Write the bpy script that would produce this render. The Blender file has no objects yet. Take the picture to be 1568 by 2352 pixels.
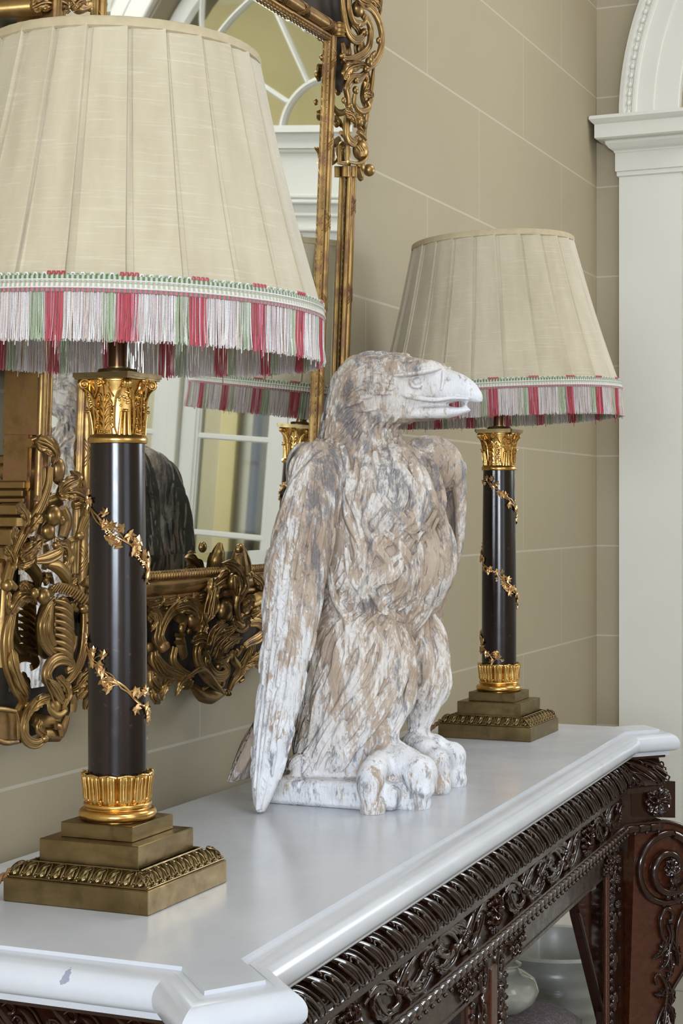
import bpy, bmesh, math, random
import numpy as np
from mathutils import Vector, noise
from mathutils.bvhtree import BVHTree
PI = math.pi
R_ = random.Random(7)
scene = bpy.context.scene
COL = scene.collection

# ------------------------------------------------------------------ camera
CAM_Z, FOC, TH = 1.35, 3950.0, math.atan(1696/3950.0)
CT, ST = math.cos(TH), math.sin(TH)
cam = bpy.data.cameras.new('camera'); camo = bpy.data.objects.new('camera', cam); COL.objects.link(camo)
cam.sensor_fit = 'HORIZONTAL'; cam.sensor_width = 36.0; cam.lens = FOC/1568*36.0
cam.shift_y = -7/1568.0; cam.clip_start = 0.05
camo.location = (0, 0, CAM_Z); camo.rotation_euler = (PI/2, 0, TH-PI/2)
scene.camera = camo

# ------------------------------------------------------------------ world and lights
scene.view_settings.view_transform = 'Standard'
scene.view_settings.look = 'None'
scene.view_settings.exposure = 0.31
scene.view_settings.gamma = 1.0
scene.view_settings.use_curve_mapping = False
w = bpy.data.worlds.new('world'); scene.world = w; w.use_nodes = True
w.node_tree.nodes['Background'].inputs[0].default_value = (0.62, 0.78, 1.0, 1)
w.node_tree.nodes['Background'].inputs[1].default_value = 1.2

def area(name, loc, direction, sx, sy, power, color):
    l = bpy.data.lights.new(name, 'AREA'); l.shape = 'RECTANGLE'; l.size = sx; l.size_y = sy
    l.energy = power; l.color = color
    o = bpy.data.objects.new(name, l); COL.objects.link(o)
    o.location = loc; o.rotation_euler = Vector(direction).to_track_quat('-Z', 'Z').to_euler()
    return o
LX, LZ = -2.6, 3.7                                    # window end of the hall
area('window_daylight', (LX-0.12, -1.20, 1.60), (1, 0.12, 0.0), 0.56, 2.8, 190, (0.86, 0.92, 1.0))
area('window_daylight', (LX-0.12, -0.30, 1.60), (1, 0.08, 0.0), 0.84, 2.8, 112, (0.74, 0.85, 1.0))
area('side_window_daylight', (0.55, -1.98, 2.0), (0.1, 1, -0.08), 1.3, 2.2, 12, (0.90, 0.94, 1.0))
area('salon_fill', (6.4, -2.6, 2.0), (0.1, 1, -0.05), 1.6, 2.4, 70, (1.0, 0.97, 0.90))  # added lamp that brightens the salon, the wall behind it is solid
area('end_fill', (5.075, -1.35, 1.95), (-1, 0.0, -0.02), 0.80, 2.0, 62, (0.84, 0.91, 1.0))  # added unseen panel before the solid far wall, gives glints on the carving
area('ceiling_fill', (4.15, -0.35, 3.66), (0, 0.0, -1), 1.1, 1.1, 26, (0.93, 0.96, 1.0))  # added lamp under the closed ceiling, for highlights on ridges and mouldings
area('ceiling_fill', (0.9, -0.9, 3.66), (0.15, 0.2, -1), 1.2, 0.9, 38, (0.80, 0.89, 1.0))  # second added ceiling lamp, unseen, brings out relief from above

# ------------------------------------------------------------------ tracing helpers: a ray through the picture met with a real plane
def ray(px, py):
    u = (px-784.0)/FOC; v = (1169.0-py)/FOC
    return np.array([CT+u*ST, ST-u*CT, v])
O_ = np.array([0, 0, CAM_Z])
def on_plane(px, py, p0, n):
    d = ray(px, py); n = np.asarray(n, float)
    return O_ + d*float(np.dot(np.asarray(p0)-O_, n)/np.dot(d, n))
def on_x(px, py, X): return on_plane(px, py, (X, 0, 0), (1, 0, 0))

# ------------------------------------------------------------------ small maths
def nrm(v):
    v = np.asarray(v, float); l = np.linalg.norm(v)
    return v/l if l > 1e-12 else v
def cr(pts, n=6, closed=False):
    P = [np.asarray(p, float) for p in pts]
    if len(P) < 3 and not closed:
        return np.array([P[0]+(P[-1]-P[0])*i/n for i in range(n+1)])
    out = []; m = len(P)
    rng = range(m) if closed else range(m-1)
    for i in rng:
        p0 = P[(i-1) % m] if (closed or i > 0) else 2*P[0]-P[1]
        p1 = P[i]; p2 = P[(i+1) % m]
        p3 = P[(i+2) % m] if (closed or i+2 < m) else 2*P[-1]-P[-2]
        for k in range(n):
            t = k/n
            out.append(0.5*((2*p1)+(-p0+p2)*t+(2*p0-5*p1+4*p2-p3)*t*t+(-p0+3*p1-3*p2+p3)*t**3))
    if not closed: out.append(P[-1])
    return np.array(out)
def lerp(a, b, t): return a+(b-a)*t
def interp(xs, ys, x): return float(np.interp(x, xs, ys))

# ------------------------------------------------------------------ geometry gatherer
class G:
    def __init__(s): s.v = []; s.f = []; s.m = []; s.n = 0; s.uv = {}
    def add(s, V, F, mat=0):
        V = np.asarray(V, float).reshape(-1, 3); b = s.n
        s.v.append(V); s.n += len(V)
        for f in F: s.f.append(tuple(int(i)+b for i in f)); s.m.append(mat)
        return b
    def box(s, c, d, mat=0, rz=0.0, bev=0.0):
        x, y, z = [a/2 for a in d]
        if bev <= 0:
            V = np.array([(sx*x, sy*y, sz*z) for sz in (-1, 1) for sy in (-1, 1) for sx in (-1, 1)])
            F = [(0,2,3,1),(4,5,7,6),(0,1,5,4),(2,6,7,3),(0,4,6,2),(1,3,7,5)]
        else:
            b = min(bev, x*.99, y*.99, z*.99)
            rings = []
            for (zz, ins) in ((-z, b), (-z+b, 0), (z-b, 0), (z, b)):
                xx, yy = x-ins, y-ins; c2 = b*0.6
                rings.append([(-xx+c2,-yy,zz),(xx-c2,-yy,zz),(xx,-yy+c2,zz),(xx,yy-c2,zz),(xx-c2,yy,zz),(-xx+c2,yy,zz),(-xx,yy-c2,zz),(-xx,-yy+c2,zz)])
            V = np.array([p for r in rings for p in r]); F = []
            for i in range(3):
                for k in range(8): F.append((i*8+k, i*8+(k+1) % 8, i*8+8+(k+1) % 8, i*8+8+k))
            F.append(tuple(range(7, -1, -1))); F.append(tuple(range(24, 32)))
        if rz:
            c_, s_ = math.cos(rz), math.sin(rz)
            V = np.stack([V[:,0]*c_-V[:,1]*s_, V[:,0]*s_+V[:,1]*c_, V[:,2]], 1)
        s.add(V+np.array(c), F, mat)
    def grid(s, P, mat=0, cu=False, cv=False, flip=False):
        P = np.asarray(P, float); a, b = P.shape[:2]; F = []
        for i in range(a if cu else a-1):
            for j in range(b if cv else b-1):
                q = (i*b+j, ((i+1) % a)*b+j, ((i+1) % a)*b+(j+1) % b, i*b+(j+1) % b)
                F.append(q[::-1] if flip else q)
        s.add(P.reshape(-1, 3), F, mat)
    def lathe(s, prof, c=(0,0,0), k=48, mat=0, rfun=None, cap=True):
        V = []; F = []; n = len(prof)
        for (r, z) in prof:
            for j in range(k):
                a = 2*PI*j/k; rr = r if rfun is None else rfun(r, z, a)
                V.append((c[0]+rr*math.cos(a), c[1]+rr*math.sin(a), c[2]+z))
        for i in range(n-1):
            for j in range(k): F.append((i*k+j, i*k+(j+1) % k, (i+1)*k+(j+1) % k, (i+1)*k+j))
        if cap:
            F.append(tuple(range(k-1, -1, -1))); F.append(tuple(range((n-1)*k, n*k)))
        s.add(V, F, mat)
    def tube(s, pts, rad, k=8, up=None, flat=1.0, mat=0, ridge=None, closed=False):
        P = np.asarray(pts, float); n = len(P)
        if np.isscalar(rad): rad = [rad]*n
        elif len(rad) != n: rad = np.interp(np.linspace(0, 1, n), np.linspace(0, 1, len(rad)), rad)
        T = np.gradient(P, axis=0) if not closed else (np.roll(P, -1, 0)-np.roll(P, 1, 0))
        T /= np.maximum(np.linalg.norm(T, axis=1, keepdims=True), 1e-12)
        if up is None:
            u = np.array([0, 0, 1.0]); u = u if abs(T[0] @ u) < .9 else np.array([1.0, 0, 0])
            U = []
            for i in range(n):
                u = nrm(u-T[i]*(u @ T[i])); U.append(u)
            U = np.array(U)
        else:
            U = np.asarray(up, float)
            if U.ndim == 1: U = np.repeat(U[None], n, 0)
            U = U-T*np.sum(U*T, 1, keepdims=True)
            U /= np.maximum(np.linalg.norm(U, axis=1, keepdims=True), 1e-12)
        B = np.cross(T, U)
        a = np.linspace(0, 2*PI, k, endpoint=False)
        m = np.ones(k)
        if ridge: m = 1-ridge[0]*(0.5-0.5*np.cos(a*ridge[1]))
        ca, sa = np.cos(a)*m, np.sin(a)*m
        rad = np.asarray(rad)[:, None, None]
        V = P[:, None, :]+rad*(B[:, None, :]*ca[None, :, None]+U[:, None, :]*(sa*flat)[None, :, None])
        F = []
        for i in range(n if closed else n-1):
            for j in range(k): F.append((i*k+j, i*k+(j+1) % k, ((i+1) % n)*k+(j+1) % k, ((i+1) % n)*k+j))
        if not closed: F.append(tuple(range(k-1, -1, -1))); F.append(tuple(range((n-1)*k, n*k)))
        s.add(V.reshape(-1, 3), F, mat)
    def ball(s, c, r, k=14, h=9, mat=0, sc=(1,1,1), ax=None):
        V = []; F = []
        for i in range(h+1):
            th = PI*i/h
            for j in range(k):
                a = 2*PI*j/k; V.append((r*sc[0]*math.sin(th)*math.cos(a), r*sc[1]*math.sin(th)*math.sin(a), r*sc[2]*math.cos(th)))
        V = np.array(V)
        if ax is not None:
            z = nrm(ax); x = nrm(np.cross(z, (0.3, 0.9, 0.1))); y = np.cross(z, x)
            V = V[:, :1]*x+V[:, 1:2]*y+V[:, 2:]*z
        for i in range(h):
            for j in range(k): F.append((i*k+j, (i+1)*k+j, (i+1)*k+(j+1) % k, i*k+(j+1) % k))
        s.add(V+np.array(c), F, mat)
    def leaf(s, pts, up, W, th=0.004, lobes=5, scal=0.30, flute=0.25, cup=0.0, nv=13, mat=0, wf=None, twist=0.0):
        """acanthus leaf along a centre line: scalloped edge, fluted ribs, real thickness"""
        P = np.asarray(pts, float); n = len(P)
        T = np.gradient(P, axis=0); T /= np.maximum(np.linalg.norm(T, axis=1, keepdims=True), 1e-12)
        U = np.asarray(up, float)
        if U.ndim == 1: U = np.repeat(U[None], n, 0)
        U = U-T*np.sum(U*T, 1, keepdims=True); U /= np.maximum(np.linalg.norm(U, axis=1, keepdims=True), 1e-12)
        B = np.cross(T, U); t = np.linspace(0, 1, n)
        w = W*(np.sin(PI*np.clip(t, 0, 1)**0.75)**0.6*0.9+0.10*(1-t)) if wf is None else W*np.interp(t, np.linspace(0,1,len(wf)), wf)
        sc = 1-scal*(0.5+0.5*np.cos(2*PI*lobes*t))**2
        v = np.linspace(-1, 1, nv)
        top = np.zeros((n, nv, 3))
        for j, vv in enumerate(v):
            ww = w*(1-(1-sc)*abs(vv)**1.5)
            hgt = cup*W*vv*vv + flute*W*0.5*(np.cos(2*PI*(abs(vv)*2.0+lobes*t*0.5)))*(0.35+0.65*abs(vv)) - 0.22*W*math.exp(-(vv*6)**2)
            hgt = hgt*np.clip(w/W*1.2, 0, 1)
            top[:, j] = P+B*(ww*vv)[:, None]+U*hgt[:, None] - T*(abs(vv)*ww*0.35)[:, None]
        bot = top-U[:, None, :]*th
        loop = np.concatenate([top, bot[:, ::-1]], axis=1)
        m = loop.shape[1]; F = []
        for i in range(n-1):
            for j in range(m): F.append((i*m+j, (i+1)*m+j, (i+1)*m+(j+1) % m, i*m+(j+1) % m))
        F.append(tuple(range(m))); F.append(tuple(range(n*m-1, (n-1)*m-1, -1)))
        s.add(loop.reshape(-1, 3), F, mat)
    def prism(s, poly, z0, z1, mat=0):
        n = len(poly); V = [(p[0], p[1], z0) for p in poly]+[(p[0], p[1], z1) for p in poly]
        F = [tuple(range(n-1, -1, -1)), tuple(range(n, 2*n))]+[(i, (i+1) % n, n+(i+1) % n, n+i) for i in range(n)]
        s.add(V, F, mat)
    def slab(s, pts, off, mat=0):
        """polygon in space thickened by a vector"""
        P = np.asarray(pts, float); n = len(P); V = np.concatenate([P, P+np.asarray(off)])
        F = [tuple(range(n-1, -1, -1)), tuple(range(n, 2*n))]+[(i, (i+1) % n, n+(i+1) % n, n+i) for i in range(n)]
        s.add(V, F, mat)
    def build(s, name, mats, parent=None, smooth=35, kind=None, label=None, fix=True):
        me = bpy.data.meshes.new(name)
        V = np.concatenate(s.v) if s.v else np.zeros((0, 3))
        me.from_pydata(V.tolist(), [], s.f)
        if not isinstance(mats, (list, tuple)): mats = [mats]
        for m in mats: me.materials.append(m)
        me.polygons.foreach_set('material_index', s.m)
        if fix:
            bm = bmesh.new(); bm.from_mesh(me); bmesh.ops.recalc_face_normals(bm, faces=bm.faces); bm.to_mesh(me); bm.free()
        if smooth:
            me.polygons.foreach_set('use_smooth', [True]*len(me.polygons))
            if smooth < 180: me.set_sharp_from_angle(angle=math.radians(smooth))
        me.update()
        o = bpy.data.objects.new(name, me); COL.objects.link(o)
        if parent is not None: o.parent = parent
        if kind: o['kind'] = kind
        if label: o['label'] = label
        return o
def empty(name, loc, label, cat, group=None, rz=0.0):
    o = bpy.data.objects.new(name, None); COL.objects.link(o); o.location = loc; o.rotation_euler = (0, 0, rz)
    o['label'] = label; o['category'] = cat; o.empty_display_size = 0.05
    if group: o['group'] = group
    return o
def tag(o, label, cat, group=None):
    o['label'] = label; o['category'] = cat
    if group: o['group'] = group
    return o
def copy_tree(o, parent=None):
    c = o.copy(); COL.objects.link(c)
    if parent is not None: c.parent = parent
    for ch in list(o.children): copy_tree(ch, c)
    return c

# ------------------------------------------------------------------ materials
class NT:
    def __init__(s, name):
        s.mat = bpy.data.materials.new(name); s.mat.use_nodes = True; s.t = s.mat.node_tree
        s.b = s.t.nodes['Principled BSDF']; s.out = s.t.nodes['Material Output']
    def n(s, typ, **kw):
        x = s.t.nodes.new(typ)
        for k, v in kw.items():
            if k[0] == '_': setattr(x, k[1:], v)
            else: x.inputs[k].default_value = v
        return x
    def l(s, a, b): s.t.links.new(a, b)
    def coord(s, scale=(1,1,1), kind='Object', rot=(0,0,0)):
        tc = s.n('ShaderNodeTexCoord'); mp = s.n('ShaderNodeMapping'); mp.inputs['Scale'].default_value = scale; mp.inputs['Rotation'].default_value = rot
        s.l(tc.outputs[kind], mp.inputs['Vector']); return mp.outputs[0]
    def world(s, scale=(1,1,1)):
        g = s.n('ShaderNodeNewGeometry'); mp = s.n('ShaderNodeMapping'); mp.inputs['Scale'].default_value = scale
        s.l(g.outputs['Position'], mp.inputs['Vector']); return mp.outputs[0]
    def noise(s, vec, scale, detail=4, rough=0.55, dist=0.0):
        x = s.n('ShaderNodeTexNoise', Scale=scale, Detail=detail, Roughness=rough, Distortion=dist); s.l(vec, x.inputs['Vector']); return x.outputs['Fac']
    def ramp(s, fac, stops, interp='LINEAR'):
        r = s.n('ShaderNodeValToRGB'); r.color_ramp.interpolation = interp
        e = r.color_ramp.elements
        while len(e) < len(stops): e.new(0.5)
        for i, (p, c) in enumerate(stops):
            e[i].position = p; e[i].color = (*c, 1) if len(c) == 3 else c
        s.l(fac, r.inputs[0]); return r.outputs[0]
    def mix(s, f, a, b, mode='MIX'):
        m = s.n('ShaderNodeMix', _data_type='RGBA', _blend_type=mode)
        for k, x in ((0, f), (6, a), (7, b)):
            if isinstance(x, (int, float)): m.inputs[k].default_value = x
            elif isinstance(x, tuple): m.inputs[k].default_value = (*x, 1) if len(x) == 3 else x
            else: s.l(x, m.inputs[k])
        return m.outputs[2]
    def math(s, op, a, b=0.0, c=0.0, clamp=False):
        m = s.n('ShaderNodeMath', _operation=op, _use_clamp=clamp)
        for k, x in ((0, a), (1, b), (2, c)):
            if isinstance(x, (int, float)): m.inputs[k].default_value = x
            else: s.l(x, m.inputs[k])
        return m.outputs[0]
    def bump(s, h, strength=0.2, dist=0.002):
        x = s.n('ShaderNodeBump', Strength=strength, Distance=dist); s.l(h, x.inputs['Height']); s.l(x.outputs[0], s.b.inputs['Normal']); return x
    def set(s, **kw):
        names = {'color': 'Base Color', 'rough': 'Roughness', 'metal': 'Metallic', 'coat': 'Coat Weight', 'crough': 'Coat Roughness',
                 'spec': 'Specular IOR Level', 'sheen': 'Sheen Weight', 'sss': 'Subsurface Weight', 'trans': 'Transmission Weight', 'ior': 'IOR'}
        for k, v in kw.items():
            i = s.b.inputs[names[k]]
            if hasattr(v, 'links'): s.l(v, i)
            elif isinstance(v, tuple): i.default_value = (*v, 1)
            else: i.default_value = v
        return s
def plain(name, color, rough=0.5, metal=0.0, var=0.10, scale=12.0, coat=0.0, bump=0.0, bscale=60.0):
    m = NT(name); v = m.coord()
    f = m.noise(v, scale, 5)
    dk = tuple(c*(1-var) for c in color); lt = tuple(min(1, c*(1+var)) for c in color)
    m.set(color=m.ramp(f, [(0.3, dk), (0.7, lt)]), rough=rough, metal=metal, coat=coat)
    if bump: m.bump(m.noise(v, bscale, 3), bump, 0.001)
    return m.mat
# ------------------------------------------------------------------ the materials of this hall
def mat_wall():
    m = NT('painted_ashlar_wall'); g = m.n('ShaderNodeNewGeometry'); s = m.n('ShaderNodeSeparateXYZ'); m.l(g.outputs['Position'], s.inputs[0])
    # block courses 0.255 m high, blocks 0.68 m long, every other course shifted by half a block
    run = m.math('ADD', s.outputs[0], s.outputs[1])
    zc = m.math('DIVIDE', m.math('SUBTRACT', s.outputs[2], 0.968-0.271*8), 0.271)
    row = m.math('FLOOR', zc)
    fz = m.math('ABSOLUTE', m.math('SUBTRACT', zc, m.math('ROUND', zc)))
    odd = m.math('MODULO', row, 2.0)
    xc = m.math('DIVIDE', m.math('ADD', m.math('SUBTRACT', s.outputs[0], 2.536-0.723*8), m.math('MULTIPLY', odd, 0.3615)), 0.723)
    fx = m.math('ABSOLUTE', m.math('SUBTRACT', xc, m.math('ROUND', xc)))
    lz = m.math('LESS_THAN', fz, 0.0017/0.271*1.4)
    lx = m.math('MULTIPLY', m.math('LESS_THAN', fx, 0.0015/0.723*1.4), 0.75)
    line = m.math('MAXIMUM', lz, lx)
    v = m.world()
    big = m.noise(v, 1.3, 3); fine = m.noise(v, 60, 4)
    base = m.ramp(big, [(0.3, (0.365, 0.305, 0.200)), (0.7, (0.405, 0.345, 0.232))])
    base = m.mix(m.math('MULTIPLY', fine, 0.10), base, (0.47, 0.43, 0.36))
    m.set(color=m.mix(m.math('MULTIPLY', line, 0.42), base, (0.66, 0.62, 0.53)), rough=0.62)
    m.bump(m.noise(v, 140, 3), 0.05, 0.001)
    return m.mat
def mat_marble():
    m = NT('white_marble'); v = m.world(); wv = m.world((1.0, 2.6, 1.0))
    cloud = m.noise(v, 3.0, 6, 0.6, 0.6); veins = m.noise(m.world((1.2, 3.5, 2)), 4.0, 8, 0.65, 1.2)
    base = m.ramp(cloud, [(0.25, (0.47, 0.49, 0.535)), (0.75, (0.60, 0.61, 0.64))])
    vf = m.math('SUBTRACT', 1.0, m.math('MULTIPLY', m.math('ABSOLUTE', m.math('SUBTRACT', veins, 0.5)), 14.0), clamp=True)
    base = m.mix(m.math('MULTIPLY', vf, 0.12), base, (0.50, 0.52, 0.57))
    sp = m.noise(m.world((14, 34, 20)), 1.0, 2, 0.4)
    spots = m.ramp(sp, [(0.70, (0,0,0)), (0.80, (1,1,1))])
    base = m.mix(m.math('MULTIPLY', spots, 0.35), base, (0.36, 0.35, 0.38))
    # a small ink stain on the near end moulding
    g = m.n('ShaderNodeNewGeometry'); q = m.n('ShaderNodeSeparateXYZ'); m.l(g.outputs['Position'], q.inputs[0])
    dy = m.math('DIVIDE', m.math('SUBTRACT', q.outputs[1], 0.926), 0.0055); dz = m.math('DIVIDE', m.math('SUBTRACT', q.outputs[2], 0.885), 0.0085)
    dd = m.math('ADD', m.math('SQRT', m.math('ADD', m.math('MULTIPLY', dy, dy), m.math('MULTIPLY', dz, dz))), m.math('MULTIPLY', m.math('SUBTRACT', m.noise(v, 160, 4), 0.5), 2.2))
    ink = m.math('MULTIPLY', m.math('LESS_THAN', dd, 0.75), m.math('LESS_THAN', q.outputs[0], 1.52))
    base = m.mix(m.math('MULTIPLY', ink, 0.6), base, (0.10, 0.12, 0.22))
    m.set(color=base, rough=m.ramp(m.noise(v, 9, 4), [(0.3, (0.17,)*3), (0.7, (0.26,)*3)]), spec=0.5, sss=0.0)
    m.bump(m.noise(v, 25, 3), 0.03, 0.002)
    return m.mat
def mat_wood(name, c0, c1, rough=0.22, grain=(2.0, 30.0, 30.0), coat=0.25):
    m = NT(name); v = m.coord(grain)
    f = m.noise(v, 3.0, 6, 0.6, 0.4)
    m.set(color=m.ramp(f, [(0.25, c0), (0.75, c1)]), spec=0.4, rough=m.ramp(m.noise(m.coord(), 40, 3), [(0.3, (rough*0.8,)*3), (0.7, (rough*1.5,)*3)]), coat=coat, crough=0.05)
    m.bump(m.noise(v, 8.0, 3), 0.06, 0.0006)
    return m.mat
def mat_gilt(worn=False):
    m = NT('worn_red_gilding' if worn else 'old_gilding'); v = m.coord()
    wear = m.noise(v, 26.0, 8, 0.68, 0.3); soft = m.noise(v, 7.0, 4)
    gold = m.ramp(soft, [(0.25, (0.22, 0.125, 0.042)), (0.75, (0.44, 0.28, 0.10))])
    red = m.ramp(wear, [(0.45, (0,0,0)), (0.62, (1,1,1))] if worn else [(0.53, (0,0,0)), (0.66, (1,1,1))])
    col = m.mix(m.math('MULTIPLY', red, 0.75), gold, (0.17, 0.060, 0.026) if worn else (0.115, 0.040, 0.020))
    grime = m.ramp(m.noise(v, 13.0, 5, 0.6, 1.0), [(0.52, (0,0,0)), (0.74, (1,1,1))])
    col = m.mix(m.math('MULTIPLY', grime, 0.60), col, (0.085, 0.055, 0.022))
    m.set(color=col, metal=m.ramp(red, [(0.0, (0.90,)*3), (1.0, (0.25,)*3)]), rough=m.ramp(soft, [(0.3, (0.30,)*3), (0.7, (0.43,)*3)]))
    m.bump(m.noise(v, 120, 4), 0.25, 0.0008)
    return m.mat
def mat_brass(name, c0, c1, r0=0.25, r1=0.42, stain=0.5):
    m = NT(name); v = m.coord()
    f = m.noise(m.coord((1, 1, 2.2)), 14, 6, 0.6, 0.6)
    col = m.ramp(f, [(0.3, c0), (0.7, c1)])
    st = m.ramp(m.noise(v, 30, 6, 0.65), [(0.55, (0,0,0)), (0.75, (1,1,1))])
    col = m.mix(m.math('MULTIPLY', st, stain), col, tuple(c*0.42 for c in c0))
    m.set(color=col, metal=1.0, rough=m.ramp(m.noise(v, 50, 4), [(0.3, (r0,)*3), (0.7, (r1,)*3)]))
    return m.mat
def mat_linen():
    m = NT('pleated_linen'); v = m.coord()
    weave = m.noise(m.coord((260, 260, 900)), 1.0, 2); slub = m.noise(m.coord((18, 18, 420)), 1.0, 3); blot = m.noise(m.coord((30, 30, 3)), 1.0, 3)
    base = m.ramp(blot, [(0.3, (0.41, 0.345, 0.235)), (0.7, (0.50, 0.43, 0.305))])
    base = m.mix(m.math('MULTIPLY', weave, 0.25), base, (0.35, 0.31, 0.21))
    base = m.mix(m.ramp(slub, [(0.55, (0,0,0)), (0.8, (0.5,)*3)]), base, (0.60, 0.56, 0.44))
    m.set(color=base, rough=0.75, sheen=0.3)
    m.bump(weave, 0.35, 0.0006)
    return m.mat
def mat_thread(name, c):
    m = NT(name); f = m.noise(m.coord((500, 500, 900)), 1.0, 2)
    m.set(color=m.ramp(f, [(0.3, tuple(x*0.72 for x in c)), (0.7, c)]), rough=0.45, sheen=0.4)
    return m.mat
def mat_gimp():
    m = NT('woven_gimp_braid'); uv = m.n('ShaderNodeUVMap'); s = m.n('ShaderNodeSeparateXYZ'); m.l(uv.outputs[0], s.inputs[0])
    rib = m.math('FRACT', m.math('MULTIPLY', s.outputs[0], 280.0)); ribm = m.math('GREATER_THAN', rib, 0.5)
    v = s.outputs[1]
    green = m.mix(ribm, (0.40, 0.43, 0.32), (0.09, 0.14, 0.06))
    cream = m.mix(ribm, (0.58, 0.55, 0.47), (0.40, 0.37, 0.30))
    pink = m.mix(ribm, (0.42, 0.10, 0.14), (0.16, 0.15, 0.10))
    a = m.mix(m.math('GREATER_THAN', v, 0.68), cream, green)
    a = m.mix(m.math('LESS_THAN', v, 0.26), a, pink)
    line = m.math('LESS_THAN', m.math('ABSOLUTE', m.math('SUBTRACT', v, 0.55)), 0.045)
    a = m.mix(line, a, (0.30, 0.33, 0.22))
    m.set(color=a, rough=0.6, sheen=0.3)
    m.bump(m.math('SINE', m.math('MULTIPLY', s.outputs[0], 280*2*PI)), 0.6, 0.0008)
    return m.mat
def mat_bronze():
    m = NT('dark_patinated_bronze'); v = m.coord()
    f = m.noise(m.coord((1,1,0.35)), 26, 5)
    sp = m.ramp(m.noise(v, 120, 3), [(0.66, (0,0,0)), (0.74, (1,1,1))])
    col = m.ramp(f, [(0.3, (0.006, 0.0045, 0.0045)), (0.75, (0.018, 0.009, 0.007))])
    col = m.mix(m.math('MULTIPLY', sp, 0.4), col, (0.10, 0.04, 0.02))
    m.set(color=col, rough=m.ramp(m.noise(v, 60, 4), [(0.3, (0.18,)*3), (0.7, (0.22,)*3)]), metal=0.0, coat=0.0, spec=0.42)
    return m.mat
def mat_plaster():
    m = NT('whitewashed_terracotta'); v = m.coord(); vs = m.coord((1.6, 1.6, 0.55))
    s = m.n('ShaderNodeSeparateXYZ'); tc = m.n('ShaderNodeTexCoord'); m.l(tc.outputs['Object'], s.inputs[0])
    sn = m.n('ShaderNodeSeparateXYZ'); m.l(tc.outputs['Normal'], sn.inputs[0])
    streak = m.noise(m.coord((170, 170, 38)), 1.0, 4, 0.6, 1.2)
    n0 = m.noise(vs, 9, 4, 0.6, 0.8); n1 = m.noise(vs, 36, 12, 0.78, 0.6)
    n = m.math('ADD', m.math('MULTIPLY', n0, 0.38), m.math('ADD', m.math('MULTIPLY', n1, 0.42), m.math('MULTIPLY', streak, 0.20)))
    wing = m.ramp(m.math('ADD', m.math('MULTIPLY', s.outputs[0], -1.0), m.math('MULTIPLY', m.math('SUBTRACT', n0, 0.5), 0.12)), [(0.125, (0,0,0)), (0.165, (1,1,1))])
    low = m.math('SUBTRACT', 0.55, s.outputs[2], clamp=True)
    foot = m.ramp(m.math('ADD', m.math('ADD', s.outputs[2], m.math('MULTIPLY', s.outputs[1], 0.6)), m.math('MULTIPLY', m.math('SUBTRACT', n0, 0.5), 0.25)), [(0.05, (1,1,1)), (0.14, (0,0,0))])
    side = m.math('MULTIPLY', m.math('SUBTRACT', m.math('MULTIPLY', s.outputs[1], -1.0), 0.055, clamp=True), m.ramp(s.outputs[2], [(0.652, (1,1,1)), (0.675, (0,0,0))]))
    face = m.math('MULTIPLY', m.math('MULTIPLY', side, m.math('GREATER_THAN', s.outputs[2], 0.59)), 3.0, clamp=True)
    cool = m.math('MAXIMUM', m.math('MULTIPLY', wing, m.math('MULTIPLY', low, 2.2, clamp=True)), m.math('MAXIMUM', foot, m.math('MULTIPLY', face, 3.0, clamp=True)))
    clay = m.ramp(m.noise(v, 16, 6), [(0.3, (0.34, 0.25, 0.18)), (0.7, (0.52, 0.42, 0.335))])
    wash = m.mix(cool, m.ramp(streak, [(0.3, (0.57, 0.51, 0.45)), (0.7, (0.78, 0.745, 0.71))]), m.ramp(m.noise(v, 30, 5), [(0.3, (0.62, 0.63, 0.66)), (0.7, (0.82, 0.83, 0.86))]))
    k = m.math('ADD', n, m.math('ADD', m.math('MULTIPLY', cool, 0.055), m.math('MINIMUM', face, 0.05)))
    wf = m.ramp(k, [(0.494, (0,0,0)), (0.534, (1,1,1))])
    col = m.mix(m.math('MULTIPLY', wf, 0.92), clay, wash)
    # grey weather staining at nape, breast and shoulder, near-black green on faces turned to the wall
    up = m.math('MULTIPLY', m.math('SUBTRACT', s.outputs[2], 0.36, clamp=True), 0.34)
    n2 = m.math('ADD', m.math('MULTIPLY', m.noise(vs, 14, 5, 0.6, 0.9), 0.32), m.math('ADD', m.math('MULTIPLY', m.noise(vs, 52, 10, 0.80, 0.4), 0.48), m.math('MULTIPLY', streak, 0.20)))
    gf = m.ramp(m.math('ADD', m.math('SUBTRACT', n2, m.math('MULTIPLY', face, 0.30)), m.math('MINIMUM', up, 0.038)), [(0.530, (0,0,0)), (0.585, (1,1,1))])
    col = m.mix(m.math('MULTIPLY', gf, 0.76), col, (0.13, 0.13, 0.15))
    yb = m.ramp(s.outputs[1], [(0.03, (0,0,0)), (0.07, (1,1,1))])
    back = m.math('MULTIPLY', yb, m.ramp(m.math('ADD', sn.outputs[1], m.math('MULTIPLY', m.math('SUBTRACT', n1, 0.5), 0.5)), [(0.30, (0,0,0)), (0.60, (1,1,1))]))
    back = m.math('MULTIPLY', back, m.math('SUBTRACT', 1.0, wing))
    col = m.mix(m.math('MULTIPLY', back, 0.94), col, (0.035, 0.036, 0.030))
    n3 = m.noise(v, 80, 8, 0.75)
    ch = m.ramp(n3, [(0.58, (0,0,0)), (0.64, (1,1,1))])
    col = m.mix(m.math('MULTIPLY', ch, 0.30), col, (0.33, 0.28, 0.24))
    m.set(color=col, rough=0.82, spec=0.25)
    b = m.math('ADD', m.math('MULTIPLY', streak, 0.7), m.math('ADD', m.math('MULTIPLY', n1, 0.3), m.math('MULTIPLY', n3, 0.3)))
    m.bump(b, 0.75, 0.0035)
    return m.mat
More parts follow.
